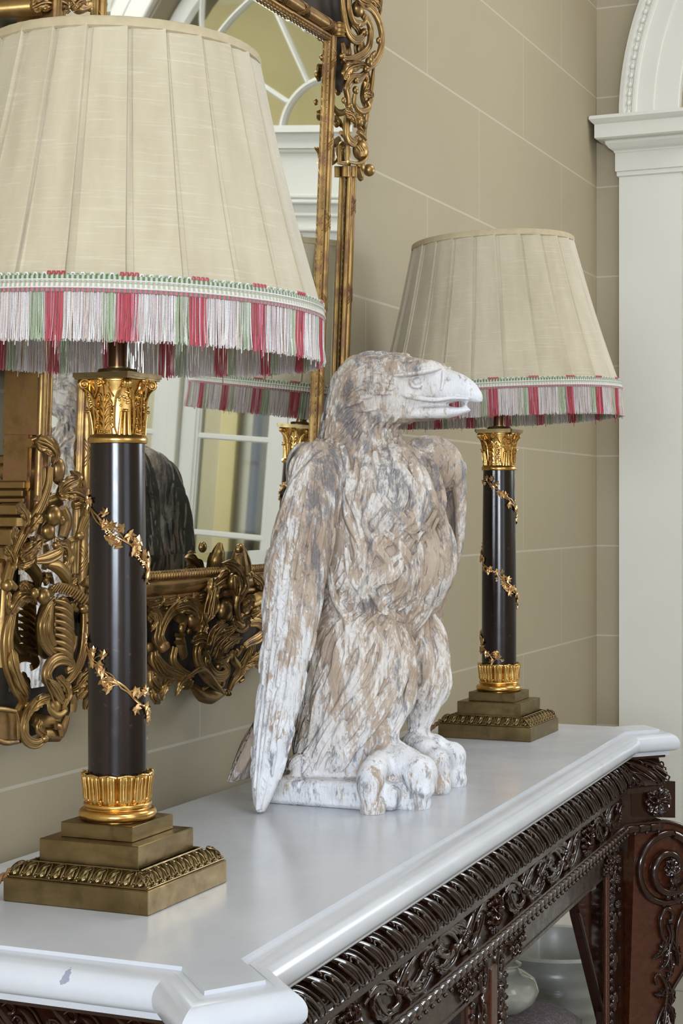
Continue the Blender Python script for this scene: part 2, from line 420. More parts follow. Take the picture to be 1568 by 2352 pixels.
def mat_mirror():
    m = NT('mirror_silvering'); v = m.coord()
    m.set(color=m.ramp(m.noise(v, 5, 3), [(0.3, (0.80, 0.82, 0.78)), (0.7, (0.86, 0.87, 0.84))]), metal=1.0, rough=0.02)
    return m.mat
def mat_glass():
    m = NT('pane_glass'); t = m.t
    tr = m.n('ShaderNodeBsdfTransparent'); gl = m.n('ShaderNodeBsdfGlossy'); gl.inputs['Roughness'].default_value = 0.03
    tr.inputs[0].default_value = (0.90, 0.93, 0.90, 1)
    fr = m.n('ShaderNodeFresnel', IOR=1.5); mx = m.n('ShaderNodeMixShader'); m.l(fr.outputs[0], mx.inputs[0]); m.l(tr.outputs[0], mx.inputs[1]); m.l(gl.outputs[0], mx.inputs[2])
    m.l(mx.outputs[0], m.out.inputs['Surface']); return m.mat
def mat_rug():
    m = NT('red_patterned_rug'); v = m.coord()
    vo = m.n('ShaderNodeTexVoronoi', Scale=62.0); m.l(v, vo.inputs['Vector'])
    wv = m.n('ShaderNodeTexWave', Scale=16.0, Distortion=4.0, Detail=3.0); m.l(v, wv.inputs['Vector'])
    col = m.ramp(vo.outputs['Distance'], [(0.1, (0.10, 0.025, 0.022)), (0.3, (0.04, 0.022, 0.026)), (0.45, (0.14, 0.10, 0.08)), (0.6, (0.08, 0.022, 0.022))], 'CONSTANT')
    col = m.mix(m.math('MULTIPLY', wv.outputs['Fac'], 0.5), col, (0.05, 0.05, 0.08))
    m.set(color=col, rough=0.95, sheen=0.2); m.bump(m.noise(v, 500, 2), 0.5, 0.002); return m.mat
def mat_floor():
    m = NT('pale_stone_floor'); v = m.world()
    br = m.n('ShaderNodeTexBrick', Scale=1.0); br.inputs['Color1'].default_value = (0.36, 0.33, 0.28, 1); br.inputs['Color2'].default_value = (0.31, 0.285, 0.24, 1); br.inputs['Mortar'].default_value = (0.13, 0.12, 0.10, 1)
    br.inputs['Mortar Size'].default_value = 0.006; br.inputs['Brick Width'].default_value = 0.6; br.inputs['Row Height'].default_value = 0.6; br.offset = 0
    m.l(v, br.inputs['Vector']); m.set(color=m.mix(m.math('MULTIPLY', m.noise(v, 9, 6), 0.35), br.outputs[0], (0.25, 0.22, 0.18)), rough=0.35); return m.mat

M = dict(
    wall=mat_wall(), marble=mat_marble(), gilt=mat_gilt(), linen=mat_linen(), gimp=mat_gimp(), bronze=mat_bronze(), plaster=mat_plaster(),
    mirror=mat_mirror(), glass=mat_glass(), rug=mat_rug(), floor=mat_floor(),
    wood=mat_wood('dark_varnished_rosewood', (0.010, 0.0035, 0.0025), (0.034, 0.011, 0.005), 0.12),
    redwood=mat_wood('red_brown_rosewood', (0.034, 0.010, 0.005), (0.085, 0.023, 0.009), 0.22),
    fillet=mat_wood('brown_rosewood_fillet', (0.018, 0.009, 0.006), (0.036, 0.017, 0.010), 0.25),
    brass=mat_brass('aged_brass', (0.15, 0.105, 0.045), (0.27, 0.195, 0.090), 0.30, 0.46, 0.5),
    ormolu=mat_brass('gilt_ormolu', (0.52, 0.30, 0.085), (0.78, 0.50, 0.17), 0.20, 0.32, 0.25),
    ivy=mat_brass('copper_gilt_ivy', (0.50, 0.30, 0.13), (0.78, 0.52, 0.26), 0.26, 0.40, 0.35),
    stem=plain('brown_bronze_tube', (0.14, 0.075, 0.040), 0.25, 1.0, 0.25),
    paint=plain('stone_white_paint', (0.70, 0.685, 0.62), 0.42, 0.0, 0.03, 3.0, bump=0.05, bscale=90),
    ceil=plain('ceiling_paint', (0.66, 0.62, 0.52), 0.8, 0.0, 0.03, 2.0),
    cream=plain('cream_distemper', (0.46, 0.43, 0.34), 0.85, 0.0, 0.05, 2.0), giltworn=mat_gilt(True),
    yellow=plain('yellow_distemper', (0.60, 0.53, 0.33), 0.85, 0.0, 0.06, 2.0),
    binding=plain('shade_binding_tape', (0.42, 0.345, 0.215), 0.7, 0.0, 0.08, 60),
    lining=plain('shade_lining', (0.42, 0.36, 0.27), 0.85, 0.0, 0.06, 20),
    flex=plain('brown_silk_flex', (0.20, 0.095, 0.035), 0.5, 0.0, 0.2, 200),
    backboard=plain('dark_backboard', (0.035, 0.024, 0.016), 0.85, 0.0, 0.25, 20),
    t_white=mat_thread('white_thread', (0.70, 0.66, 0.64)), t_beige=mat_thread('beige_thread', (0.56, 0.45, 0.37)), t_lilac=mat_thread('lilac_thread', (0.56, 0.46, 0.48)),
    t_green=mat_thread('green_thread', (0.33, 0.40, 0.24)), t_red=mat_thread('red_thread', (0.44, 0.035, 0.055)), t_rose=mat_thread('rose_thread', (0.66, 0.25, 0.33)),
    grey=plain('grey_glaze', (0.30, 0.31, 0.29), 0.25, 0.0, 0.15, 8, coat=0.4),
    blueglaze=plain('pale_glaze', (0.42, 0.42, 0.37), 0.12, 0.0, 0.3, 14, coat=0.8),
    bulb=plain('frosted_bulb', (0.8, 0.8, 0.78), 0.4),
)
# ------------------------------------------------------------------ the hall
WY, CX, OY = 1.345, 5.09, -2.05        # mirror wall, far wall with the arch, opposite wall with the glazed doors
def structure(name, g, mat, parent=None, smooth=35, **k):
    o = g.build(name, mat, parent, smooth=smooth, **k); o['kind'] = 'structure'; return o
g = G(); g.box(((LX+CX)/2+1, -1.6, -0.03), (CX-LX+4.5, 7.4, 0.06)); structure('floor', g, M['floor'])
g = G(); g.box(((LX+CX)/2+1, -1.6, LZ+0.03), (CX-LX+4.5, 7.4, 0.06)); structure('ceiling', g, M['ceil'])
g = G(); g.box(((LX+CX)/2, WY+0.06, LZ/2), (CX-LX, 0.12, LZ)); structure('wall_left', g, M['wall'])
g = G(); g.box(((LX+CX)/2, WY-0.012, 0.16), (CX-LX-0.01, 0.022, 0.32), bev=0.004); g.box(((LX+CX)/2, WY-0.018, 0.06), (CX-LX-0.01, 0.034, 0.12), bev=0.004); structure('baseboard_left', g, M['paint'])

# far wall: pilaster, impost and moulded arch of the opening
def arch_wall(g, x0, x1, y_l, y_r, yc, R, zs, ztop, seg=40, mat=0):
    """wall between y_l and y_r with a round-headed opening centred on yc"""
    a = np.linspace(0, PI, seg+1); ys = yc+R*np.cos(a); zz = zs+R*np.sin(a)
    for x, fl in ((x0, False), (x1, True)):
        P = np.array([[(x, ys[i], zz[i]), (x, lerp(y_l, y_r, (1-math.cos(a[i]))/2) if 0 < i < seg else (y_l if i == 0 else y_r), ztop)] for i in range(seg+1)])
        g.grid(P, mat, flip=fl)
    g.grid(np.array([[(x0, ys[i], zz[i]), (x1, ys[i], zz[i])] for i in range(seg+1)]), mat)
    xm, dx = (x0+x1)/2, abs(x1-x0)
    g.box((xm, (y_l+yc+R)/2, zs/2), (dx, abs(y_l-yc-R), zs), mat)
    g.box((xm, (y_r+yc-R)/2, zs/2), (dx, abs(y_r-yc+R), zs), mat)
    for yy, z0 in ((y_l, yc+R), (y_r, yc-R)):
        g.add([(x0, yy, zs), (x0, z0, zs), (x0, yy, ztop)], [(0, 1, 2)], mat); g.add([(x1, yy, zs), (x1, z0, zs), (x1, yy, ztop)], [(0, 2, 1)], mat)
PX = CX-0.035                               # face of the pilaster
PY1, PY0 = 1.267, 1.0795                     # its two edges
ZS = 2.517                                  # springing line
RO = 0.984; YC = PY1-RO; RI = RO-(PY1-PY0)
g = G(); arch_wall(g, CX, CX+0.30, WY, -2.05, YC, RI, ZS, LZ); structure('wall_right', g, M['wall'])
g = G()
g.box(((PX+CX+0.30)/2, (PY1+PY0)/2, ZS/2), (CX+0.302-PX, PY1-PY0, ZS))
g.box(((PX+CX+0.30)/2, 2*YC-(PY1+PY0)/2, ZS/2), (CX+0.302-PX, PY1-PY0, ZS)); structure('trim_1', g, M['paint'])
def impost(g, sgn):
    yc = (PY1+PY0)/2 if sgn > 0 else 2*YC-(PY1+PY0)/2
    # profile: projection beyond pilaster, height below springing
    prof = [(0.072, 0.0), (0.074, -0.010), (0.066, -0.020), (0.060, -0.024), (0.060, -0.064), (0.054, -0.068), (0.034, -0.070), (0.034, -0.078), (0.026, -0.090), (0.020, -0.094), (0.014, -0.098), (0.012, -0.104), (0.010, -0.104), (0.010, -0.158), (0.006, -0.160), (0.006, -0.172), (0.0, -0.176)]
    hy = (PY1-PY0)/2; rings = []
    for (o, z) in prof:
        x0 = PX-o; x1 = CX+0.31; y0 = yc-hy-o; y1 = yc+hy+o
        if sgn > 0: y1 = min(y1, WY-0.002)
        rings.append([(x0, y0, ZS+z), (x1, y0, ZS+z), (x1, y1, ZS+z), (x0, y1, ZS+z)])
    g.grid(np.array(rings), cv=True); V = rings[0]; g.add(V, [(0, 1, 2, 3)])
g = G(); impost(g, 1); structure('trim_2', g, M['paint'], smooth=25)
g = G(); impost(g, -1); structure('trim_3', g, M['paint'], smooth=25)
g = G()
prof = [(0.0, -0.03), (0.0, 0.012), (-0.004, 0.020), (-0.016, 0.022), (-0.019, 0.014), (-0.022, 0.012), (-0.040, 0.012), (-0.043, 0.018), (-0.050, 0.018), (-0.053, 0.008), (-0.056, 0.006), (-0.104, 0.006), (-0.107, 0.001), (-0.110, 0.001), (-0.176, 0.001), (-0.180, -0.003), (-0.180, -0.03)]
A = np.linspace(0, PI, 97)
g.grid(np.array([[(PX-d, YC+(RO+o)*math.cos(a), ZS+(RO+o)*math.sin(a)) for (o, d) in prof] for a in A]), cv=True)
L_ = PI*(RO-0.031); nb = int(L_/0.027)
for i in range(nb):
    a = PI*(i+.5)/nb; r = RO-0.031
    c = (PX-0.013, YC+r*math.cos(a), ZS+r*math.sin(a)); tg = (0, -math.sin(a), math.cos(a))
    g.ball(c, 0.0075, 10, 7, sc=(1, 1, 1.25), ax=tg)
    for dd in (-1, 1):
        b = a+dd*0.0125/r*0.9
        g.ball((PX-0.012, YC+r*math.cos(b)+0.0, ZS+r*math.sin(b)), 0.0042, 8, 5)
    for q in range(3):
        rr = r-0.009-0.0025*q
        g.ball((PX-0.013, YC+rr*math.cos(a+(q-1)*0.006), ZS+rr*math.sin(a+(q-1)*0.006)), 0.0028, 6, 5)
structure('trim_4', g, M['paint'], smooth=30)

# window end of the hall, behind the camera
def window(name, xp, yc, zc, W, H, axis, nx=2, nz=4):
    g = G(); t = 0.05
    def bx(a, b, z0, z1, d=0.06):
        if axis == 'x': g.box((xp, (a+b)/2, (z0+z1)/2), (d, abs(b-a), z1-z0))
        else: g.box(((a+b)/2, xp, (z0+z1)/2), (abs(b-a), d, z1-z0))
    bx(yc-W/2-t, yc-W/2, zc-H/2-t, zc+H/2+t, .12); bx(yc+W/2, yc+W/2+t, zc-H/2-t, zc+H/2+t, .12)
    bx(yc-W/2, yc+W/2, zc+H/2, zc+H/2+t, .12); bx(yc-W/2, yc+W/2, zc-H/2-t, zc-H/2, .16)
    for i in range(1, nx): bx(yc-W/2+W*i/nx-0.013, yc-W/2+W*i/nx+0.013, zc-H/2, zc+H/2, .03)
    for i in range(1, nz): bx(yc-W/2, yc+W/2, zc-H/2+H*i/nz-0.011, zc-H/2+H*i/nz+0.011, .03)
    return structure(name, g, M['paint'])
def holed(g, fix, a0, a1, z1, h, axis, th=0.12):
    """wall with one rectangular hole h=(a_lo,a_hi,z_lo,z_hi)"""
    def b(p, q, r, s):
        if q-p < 1e-4 or s-r < 1e-4: return
        if axis == 'x': g.box((fix, (p+q)/2, (r+s)/2), (th, q-p, s-r))
        else: g.box(((p+q)/2, fix, (r+s)/2), (q-p, th, s-r))
    b(a0, h[0], 0, z1); b(h[1], a1, 0, z1); b(h[0], h[1], 0, h[2]); b(h[0], h[1], h[3], z1)
g = G()
for (y0, y1, z0, z1) in ((OY, -1.60, 0, LZ), (-.80, -.75, 0, LZ), (.15, WY, 0, LZ), (-1.60, -.80, 0, .13), (-1.60, -.80, 3.05, LZ), (-.75, .15, 0, .13), (-.75, .15, 3.05, LZ)): g.box((LX, (y0+y1)/2, (z0+z1)/2), (.10, y1-y0, z1-z0))
structure('wall_back', g, M['wall'])
window('window_1', LX-0.01, -1.20, 1.59, .76, 2.88, 'x', 2, 6)
window('end_fill_frame', 5.045, -1.35, 1.95, .80, 2.0, 'x', 2, 5)  # frame dressing the added end lamp, no opening behind it
window('window_4', LX-0.01, -.30, 1.59, .86, 2.88, 'x', 2, 6)
g = G()
holed(g, OY-0.05, LX, 2.6, LZ, (-0.10, 1.20, 0.9, 3.1), 'y', .10); structure('wall_front', g, M['wall'])
window('window_2', OY-0.03, 0.55, 2.0, 1.25, 2.15, 'y', 3, 5)


# glazed doors and fanlight filling the arch; they show in the big mirror
FX, FC, DC = 5.20, 0.21, 0.148
g = G()
g.box((FX, YC, ZS-0.045), (0.10, 2*RI, 0.05)); g.box((FX-0.01, YC, ZS-0.012), (0.14, 2*RI, 0.022)); g.box((FX, YC, ZS-0.15), (0.05, 2*RI, 0.17))
for z, d in ((ZS-0.075, .08), (ZS-0.225, .075), (ZS-0.245, .10), (ZS-0.285, .07), (ZS-0.335, .09)): g.box((FX, YC, z), (d, 2*RI, 0.014), bev=0.004)
g.box((FX, YC, ZS-0.29), (0.04, 2*RI, 0.12))
structure('trim_5', g, M['paint'])
DT = ZS-0.34
def leaf_door(n, ya, yb, npane=6):
    e = bpy.data.objects.new('door_%d' % n, None); COL.objects.link(e); e['kind'] = 'structure'
    lo, hi = min(ya, yb), max(ya, yb); st = 0.055
    g = G(); g.box((FX, lo+st/2, DT/2), (0.045, st, DT), bev=.003); g.box((FX, hi-st/2, DT/2), (0.045, st, DT), bev=.003)
    g.box((FX, (lo+hi)/2, DT-0.05), (0.043, hi-lo-.004, 0.10)); g.box((FX, (lo+hi)/2, 0.14), (0.043, hi-lo-.004, 0.28))
    z0, z1 = 0.28, DT-0.10; k = npane; zs = []
    z = 1.48
    while z > z0+0.1: zs.append(z); z -= 0.329
    z = 1.48+0.329
    while z < z1-0.1: zs.append(z); z += 0.329
    for z in zs: g.box((FX, (lo+hi)/2, z), (0.030, hi-lo-2*st+.004, 0.020), bev=.004)
    for yy, sg in ((lo+st, 1), (hi-st, -1)):
        g.box((FX, yy+sg*0.005, (z0+z1)/2), (0.034, 0.010, z1-z0))
        g.box((FX, yy+sg*0.014, (z0+z1)/2), (0.026, 0.006, z1-z0))
    structure('door_frame', g, M['paint'], e)
    zz = sorted([z0]+zs+[z1])
    for a, b in zip(zz[:-1], zz[1:]):
        g = G(); g.box((FX, (lo+hi)/2, (a+b)/2), (0.004, hi-lo-2*st-.004, b-a-.018)); structure('pane', g, M['glass'], e)
    return e
leaf_door(1, DC-.001, DC-.400); leaf_door(2, DC+.001, DC+.400)
leaf_door(3, DC-.445, YC-RI+.002); leaf_door(4, DC+.445, YC+RI-.002)
g = G(); g.box((FX-.01, DC-.4225, DT/2), (0.08, 0.042, DT), bev=.004); g.box((FX-.01, DC+.4225, DT/2), (0.08, 0.042, DT), bev=.004); structure('trim_6', g, M['paint'])
e = bpy.data.objects.new('window_3', None); COL.objects.link(e); e['kind'] = 'structure'
g = G()
def yz(r, a): return np.array([FX, FC+r*math.cos(a), ZS+r*math.sin(a)])
def bar(pts, w_=0.011): g.tube(pts, w_, 8, up=np.array([1.0, 0, 0]), flat=1.2); g.tube(np.array(pts)-np.array([.013, 0, 0]), w_*.55, 6, up=np.array([1.0, 0, 0]))
bar([yz(.172, a) for a in np.linspace(0, PI, 30)], .013)
bar([yz(.543, a) for a in np.linspace(0, PI, 50)])
for i in range(1, 6):
    a = PI*i/6; bar([yz(.178, a), yz(.543, a)], .010)
    bar([yz(.543, a), yz(.70, a)], .010)
for i in range(6):
    a0 = PI*i/6; a1 = PI*(i+1)/6; am = (a0+a1)/2
    bar(cr([yz(.543, a0), yz(.61, a0+.08), yz(.685, am-.05), yz(.71, am)], 5), .009); bar(cr([yz(.543, a1), yz(.61, a1-.08), yz(.685, am+.05), yz(.71, am)], 5), .009)
g.tube([np.array([FX, YC+(RI-.035)*math.cos(a), ZS+(RI-.035)*math.sin(a)]) for a in np.linspace(0, PI, 60)], 0.038, 8, up=np.array([1.0, 0, 0]), flat=.7)
structure('window_frame', g, M['paint'], e)
g = G(); P = [(FX, YC+(RI-.03)*math.cos(a), ZS+(RI-.03)*math.sin(a)) for a in np.linspace(0, PI, 40)]; g.slab(P, (.003, 0, 0)); structure('pane', g, M['glass'], e)

# the yellow salon beyond the doors
g = G(); g.box((7.9, -0.4, LZ/2), (0.1, 5.2, LZ)); structure('wall_salon_end', g, M['yellow'])
g = G(); g.box((7.835, -0.4, 1.15), (0.03, 5.2, 2.3), bev=.01); g.box((7.82, -0.4, 2.32), (0.07, 5.2, 0.05), bev=.01); structure('trim_7', g, M['cream'])
g = G(); g.box((7.80, -0.985, 1.2), (0.04, 0.10, 2.2), bev=.01); g.box((7.80, -1.40, 1.2), (0.04, 0.10, 2.2), bev=.01); structure('trim_8', g, M['yellow'])
g = G(); g.box((7.79, -1.245, 1.2), (0.05, 0.030, 2.2)); structure('trim_9', g, M['backboard'])
g = G(); g.box((6.6, WY+0.72, LZ/2), (2.5, 0.1, LZ)); structure('wall_salon_left', g, M['yellow'])
g = G(); g.box((6.6, -2.75, LZ/2), (2.5, 0.1, LZ)); structure('wall_salon_right', g, M['yellow'])
g = G(); g.box((CX+.15, (WY+.12+1.935)/2, LZ/2), (0.3, .56, LZ)); structure('wall_salon_return', g, M['yellow'])
g = G(); g.box((CX+.15, -2.42, LZ/2), (0.3, .72, LZ)); structure('wall_salon_corner', g, M['yellow'])
g = G(); g.box(((2.6+CX)/2, OY-0.05, LZ/2), (CX-2.6, .10, LZ)); structure('wall_front_end', g, M['wall'])

window('salon_fill_frame', -2.63, 6.4, 2.0, 1.6, 2.4, 'y', 3, 5)  # frame put round the added salon lamp, no opening in the wall
# ------------------------------------------------------------------ marble slab and carved console table
TZ = 0.90
OUT = [(1.491, 1.258), (1.492, .811), (1.425, .751), (1.481, .715), (1.541, .7714), (3.42, .845), (3.484, .790), (3.545, .835), (3.49, .885), (3.49, 1.258)]
def offset_path(P, o):
    P = [np.array(p) for p in P]; n = len(P); N = []
    for i in range(n-1):
        d = nrm(P[i+1]-P[i]); N.append(np.array([d[1], -d[0]]))
    out = []
    for i in range(n):
        if i == 0: q = P[0]+N[0]*o
        elif i == n-1: q = P[-1]+N[-1]*o
        else:
            b = N[i-1]+N[i]; q = P[i]+b*(o/max(0.35, (1+N[i-1] @ N[i])))
        out.append(q)
    return np.array(out)
def sweep(g, path, prof, mat=0):
    R = [offset_path(path, o) for (o, z) in prof]
    g.grid(np.array([[(R[j][i][0], R[j][i][1], prof[j][1]) for j in range(len(prof))] for i in range(len(path))]), mat)
g = G()
prof = [(0.0, TZ), (0.0005, TZ-0.004), (0.0078, TZ-0.0055)]
for k in range(9):
    a = PI/2*k/8; prof.append((0.008+0.026*math.sin(a), TZ-0.005-0.021*(1-math.cos(a))))
for k in range(1, 7):
    a = PI/2*k/6; prof.append((0.020+0.014*math.cos(a), TZ-0.028-0.014*math.sin(a)))
prof += [(0.017, TZ-0.043), (0.017, TZ-0.050), (-0.02, TZ-0.050)]
sweep(g, OUT, prof)
g.add([(p[0], p[1], TZ) for p in OUT], [tuple(range(len(OUT)))]); g.add([(p[0], p[1], TZ-.05) for p in offset_path(OUT, -0.02)], [tuple(range(len(OUT)))])
a, b = offset_path(OUT, 0.0)[0], offset_path(OUT, 0.0)[-1]
E0 = [(offset_path(OUT, o)[0], z) for o, z in prof]; E1 = [(offset_path(OUT, o)[-1], z) for o, z in prof]
g.add([(p[0], p[1], z) for p, z in E0]+[(p[0], p[1], z) for p, z in E1], [tuple(list(range(len(prof)))+list(range(2*len(prof)-1, len(prof)-1, -1)))])
# low moulded ledge along the wall
marble = g.build('marble_slab', M['marble'], smooth=22)
tag(marble, 'thick white marble slab with rounded moulded edge and canted corners on the carved table', 'tabletop')

table = empty('console_table', (2.49, 1.0, 0), 'dark carved rosewood console table under the marble slab', 'table')
def tpart(name, g, mat, parent=None, smooth=35, label=None):
    o = g.build(name, mat, None, smooth=smooth, label=label); o.parent = table if parent is None else parent
    if parent is None: o.matrix_parent_inverse = table.matrix_world.inverted() if False else o.matrix_parent_inverse
    return o
# children are modelled in the table's own frame
TO = np.array([2.49, 1.0, 0.0])
class TG(G):
    def build(s, name, mats, parent=None, **k):
        s.v = [v-TO for v in s.v] if parent is table else s.v
        return G.build(s, name, mats, parent, **k)

# gadrooned leaf moulding under the slab: profile surface S(o,z) along the path
Z0, Z1 = TZ-0.056, TZ-0.113
def gad(v):                          # v 0..1 down the section, returns outward offset and height
    a = v*PI*0.92
    return interp([0, .15, .3, .5, .7, .85, 1], [-.005, .002, .008, .0125, .0145, .0135, .009], v), Z0+(Z1-Z0)*v
path = OUT
P2 = [np.array(p) for p in path]; segL = [np.linalg.norm(P2[i+1]-P2[i]) for i in range(len(P2)-1)]; cum = np.concatenate([[0], np.cumsum(segL)])
POFF = {}
def at_path(s_, o):
    key = round(o, 4)
    if key not in POFF: POFF[key] = offset_path(path, key)
    Q = POFF[key]; i = int(np.clip(np.searchsorted(cum, s_)-1, 0, len(segL)-1)); t = (s_-cum[i])/segL[i]
    return Q[i]*(1-t)+Q[i+1]*t
def path_n(s_):
    i = int(np.clip(np.searchsorted(cum, s_)-1, 0, len(segL)-1)); d = nrm(P2[i+1]-P2[i]); return np.array([d[1], -d[0], 0.0])
g = TG()
prof = [(-0.03, TZ-0.050), (0.010, TZ-0.050), (0.010, TZ-0.056)]+[(gad(v)[0]-0.0035, gad(v)[1]) for v in np.linspace(0, 1, 12)]+[(-0.006, Z1-0.001), (-0.03, Z1-0.001)]
sweep(g, path, prof)
g.build('leaf_moulding_core', M['wood'], table, smooth=40)
U_ = 0.0402*2                        # one leaf repeat
def S3(s_, v, lift=0.0):
    o, z = gad(v); q = at_path(s_+.046*v-.010, o+lift); return np.array([q[0], q[1], z])
def stroke(g, pts2, rad, lift=0.0, k=6, flat=0.8, n=5, mat=0, s0=0.0):
    c = cr([(p[0], p[1], 0) for p in pts2], n)
    P = np.array([S3(s0+p[0], min(max(p[1], 0.0), 1.0), lift) for p in c]); N = np.array([path_n(s0+p[0])*0.7+np.array([0, 0, .75*(1-min(1, p[1]))]) for p in c])
    g.tube(P, rad, k, up=N, flat=flat, mat=mat)
def leaf_unit(g, s0, w=U_):
    f = w/0.0804
    def q(*pp): return [(x*f, y) for x, y in pp]
    # broad smooth outer blade
    stroke(g, q((-.002, .04), (.012, .10), (.026, .35), (.033, .68), (.034, .97)), [.0008, .0045, .0064, .0060, .0046, .0020], -0.001, 12, .62, 6, s0=s0)
    stroke(g, q((.003, .02), (.020, .16), (.036, .45), (.042, .78), (.042, .98)), [.0014, .0022, .0022, .0020, .0012], 0.0015, 6, .9, 5, s0=s0)
    # first looped eye
    stroke(g, q((.004, .20), (.014, .22), (.024, .40), (.028, .62), (.026, .80), (.020, .78), (.013, .55), (.006, .32), (.004, .20)), .0017, 0.003, 7, 1.0, 5, s0=s0)
    # second blade and eye
    stroke(g, q((.036, .12), (.050, .18), (.060, .42), (.066, .72), (.067, .98)), [.0006, .0034, .0048, .0044, .0036, .0016], -0.001, 12, .62, 6, s0=s0)
    stroke(g, q((.044, .34), (.050, .36), (.056, .52), (.059, .74), (.054, .86), (.048, .74), (.044, .52), (.044, .34)), .0016, 0.003, 7, 1.0, 5, s0=s0)
    stroke(g, q((.052, .04), (.064, .16), (.074, .45), (.0785, .75), (.079, .95)), [.0010, .0018, .0018, .0016, .001], 0.001, 6, .9, 5, s0=s0)
    # little curls at the top
    stroke(g, q((.022, .10), (.030, .04), (.038, .08), (.037, .18), (.031, .19)), [.0012, .0018, .0020, .0022, .0028], 0.0025, 6, 1.0, 4, s0=s0)
    stroke(g, q((.034, .30), (.040, .22), (.047, .26), (.046, .36), (.041, .37)), [.0012, .0016, .0018, .0020, .0026], 0.0025, 6, 1.0, 4, s0=s0)
    for (x, y, r) in ((.0345, .90, .0022), (.043, .93, .0018), (.067, .93, .0020)):
        g.ball(S3(s0+x*f, y, .002), r, 7, 5)
g = TG()
for i in range(len(segL)):
    L = segL[i]; n = max(1, round(L/U_)); w_ = L/n
    if i in (0, len(segL)-1): n = max(1, round(L/U_)); w_ = L/n
    for k in range(n): leaf_unit(g, cum[i]+k*w_, w_)
g.build('leaf_moulding', M['wood'], table, smooth=75, fix=False)

# fillet, frieze board, rope moulding, apron
g = TG(); sweep(g, path, [(-0.03, Z1-0.0), (0.004, Z1), (0.0055, Z1-0.002), (0.0055, Z1-0.011), (0.004, Z1-0.013), (-0.03, Z1-0.013)]); g.build('fillet', M['fillet'], table, smooth=30)
ZF0, ZF1 = Z1-0.013, 0.712
g = TG(); sweep(g, path, [(-0.03, ZF0), (-0.010, ZF0), (-0.010, ZF1), (-0.03, ZF1)])
for zz in (ZF1,):
    Q = offset_path(path, -0.012); g.prism([tuple(q) for q in Q], 0.700, ZF0, 0)
frieze = g.build('frieze', M['fillet'], table, smooth=30)
g = TG(); sweep(g, path, [(-0.012, ZF1+0.001), (0.003, ZF1+0.001), (0.004, ZF1-0.003), (-0.002, ZF1-0.004), (-0.002, 0.690), (-0.012, 0.690)]); g.build('rope_bed', M['wood'], table, smooth=30)
g = TG()
CFRONT = path
tot = cum[-1]; st = 0.0; dl = 0.0275
for i in range(len(segL)):
    n = max(2, round(segL[i]/dl)); w_ = segL[i]/n
    for k in range(n):
        a_, b_ = cum[i]+k*w_, cum[i]+(k+1)*w_
        pts = []
        for t in (0.05, .10, .3, .5, .7, .90, .95):
            q = at_path(a_+(b_-a_)*t, 0.001); pts.append((q[0], q[1], 0.7015))
        g.tube(pts, [.0060, .0088, .0094, .0095, .0094, .0088, .0060], 16)
        for t in (0.0,):
            q = at_path(a_, 0.001); q2 = at_path(a_+.0004, 0.001)
            m_ = path_n(a_+1e-4); tg = np.array([-m_[1], m_[0], 0]); c = np.array([q[0], q[1], 0.7015])
            for dd in (-.0011, .0011):
                g.tube([c+tg*(dd-.0007), c+tg*(dd+.0007)], .0075, 10)
        q = at_path((a_+b_)/2, 0.0082); g.ball((q[0], q[1], .6925), .0036, 8, 5)
g.build('rope_moulding', M['wood'], table, smooth=50, fix=False)

# frieze carving: flowing leaves, husks and rosettes on the front board
FA, FB = np.array([1.541, .7714]), np.array([3.42, .845]); FD = nrm(FB-FA); FN = np.array([FD[1], -FD[0]]); FL = np.linalg.norm(FB-FA)
def fp(s_, z, o=-0.010): q = FA+FD*s_+FN*o; return np.array([q[0], q[1], z])
N3 = np.array([FN[0], FN[1], 0.0])
def fcurve(pts, o=-0.004, n=7): return cr([fp(a, b, o) for a, b in pts], n)
def flower(g, c, nrm_, r, petals=8, mat=0, up=np.array([0, 0, 1.0])):
    n_ = nrm(nrm_); x = nrm(np.cross(up, n_)); y = np.cross(n_, x); c = np.asarray(c, float)
    for i in range(petals):
        a = 2*PI*i/petals; d = x*math.cos(a)+y*math.sin(a); e = np.cross(n_, d)
        pts = np.array([c+d*r*t+n_*r*0.28*math.sin(PI*t*1.0)+n_*r*.05 for t in np.linspace(.16, 1, 7)])
        g.leaf(pts, n_, r*0.40, th=r*.12, lobes=1, scal=0.0, flute=.35, cup=.5, nv=9, wf=[.3, .6, .95, 1.05, .9, .35])
        g.ball(c+d*r*.92+n_*r*.10, r*.15, 7, 5)
    g.ball(c+n_*r*.16, r*.24, 12, 8)
    for i in range(6):
        a = 2*PI*i/6; g.ball(c+(x*math.cos(a)+y*math.sin(a))*r*.30+n_*r*.2, r*.08, 6, 4)
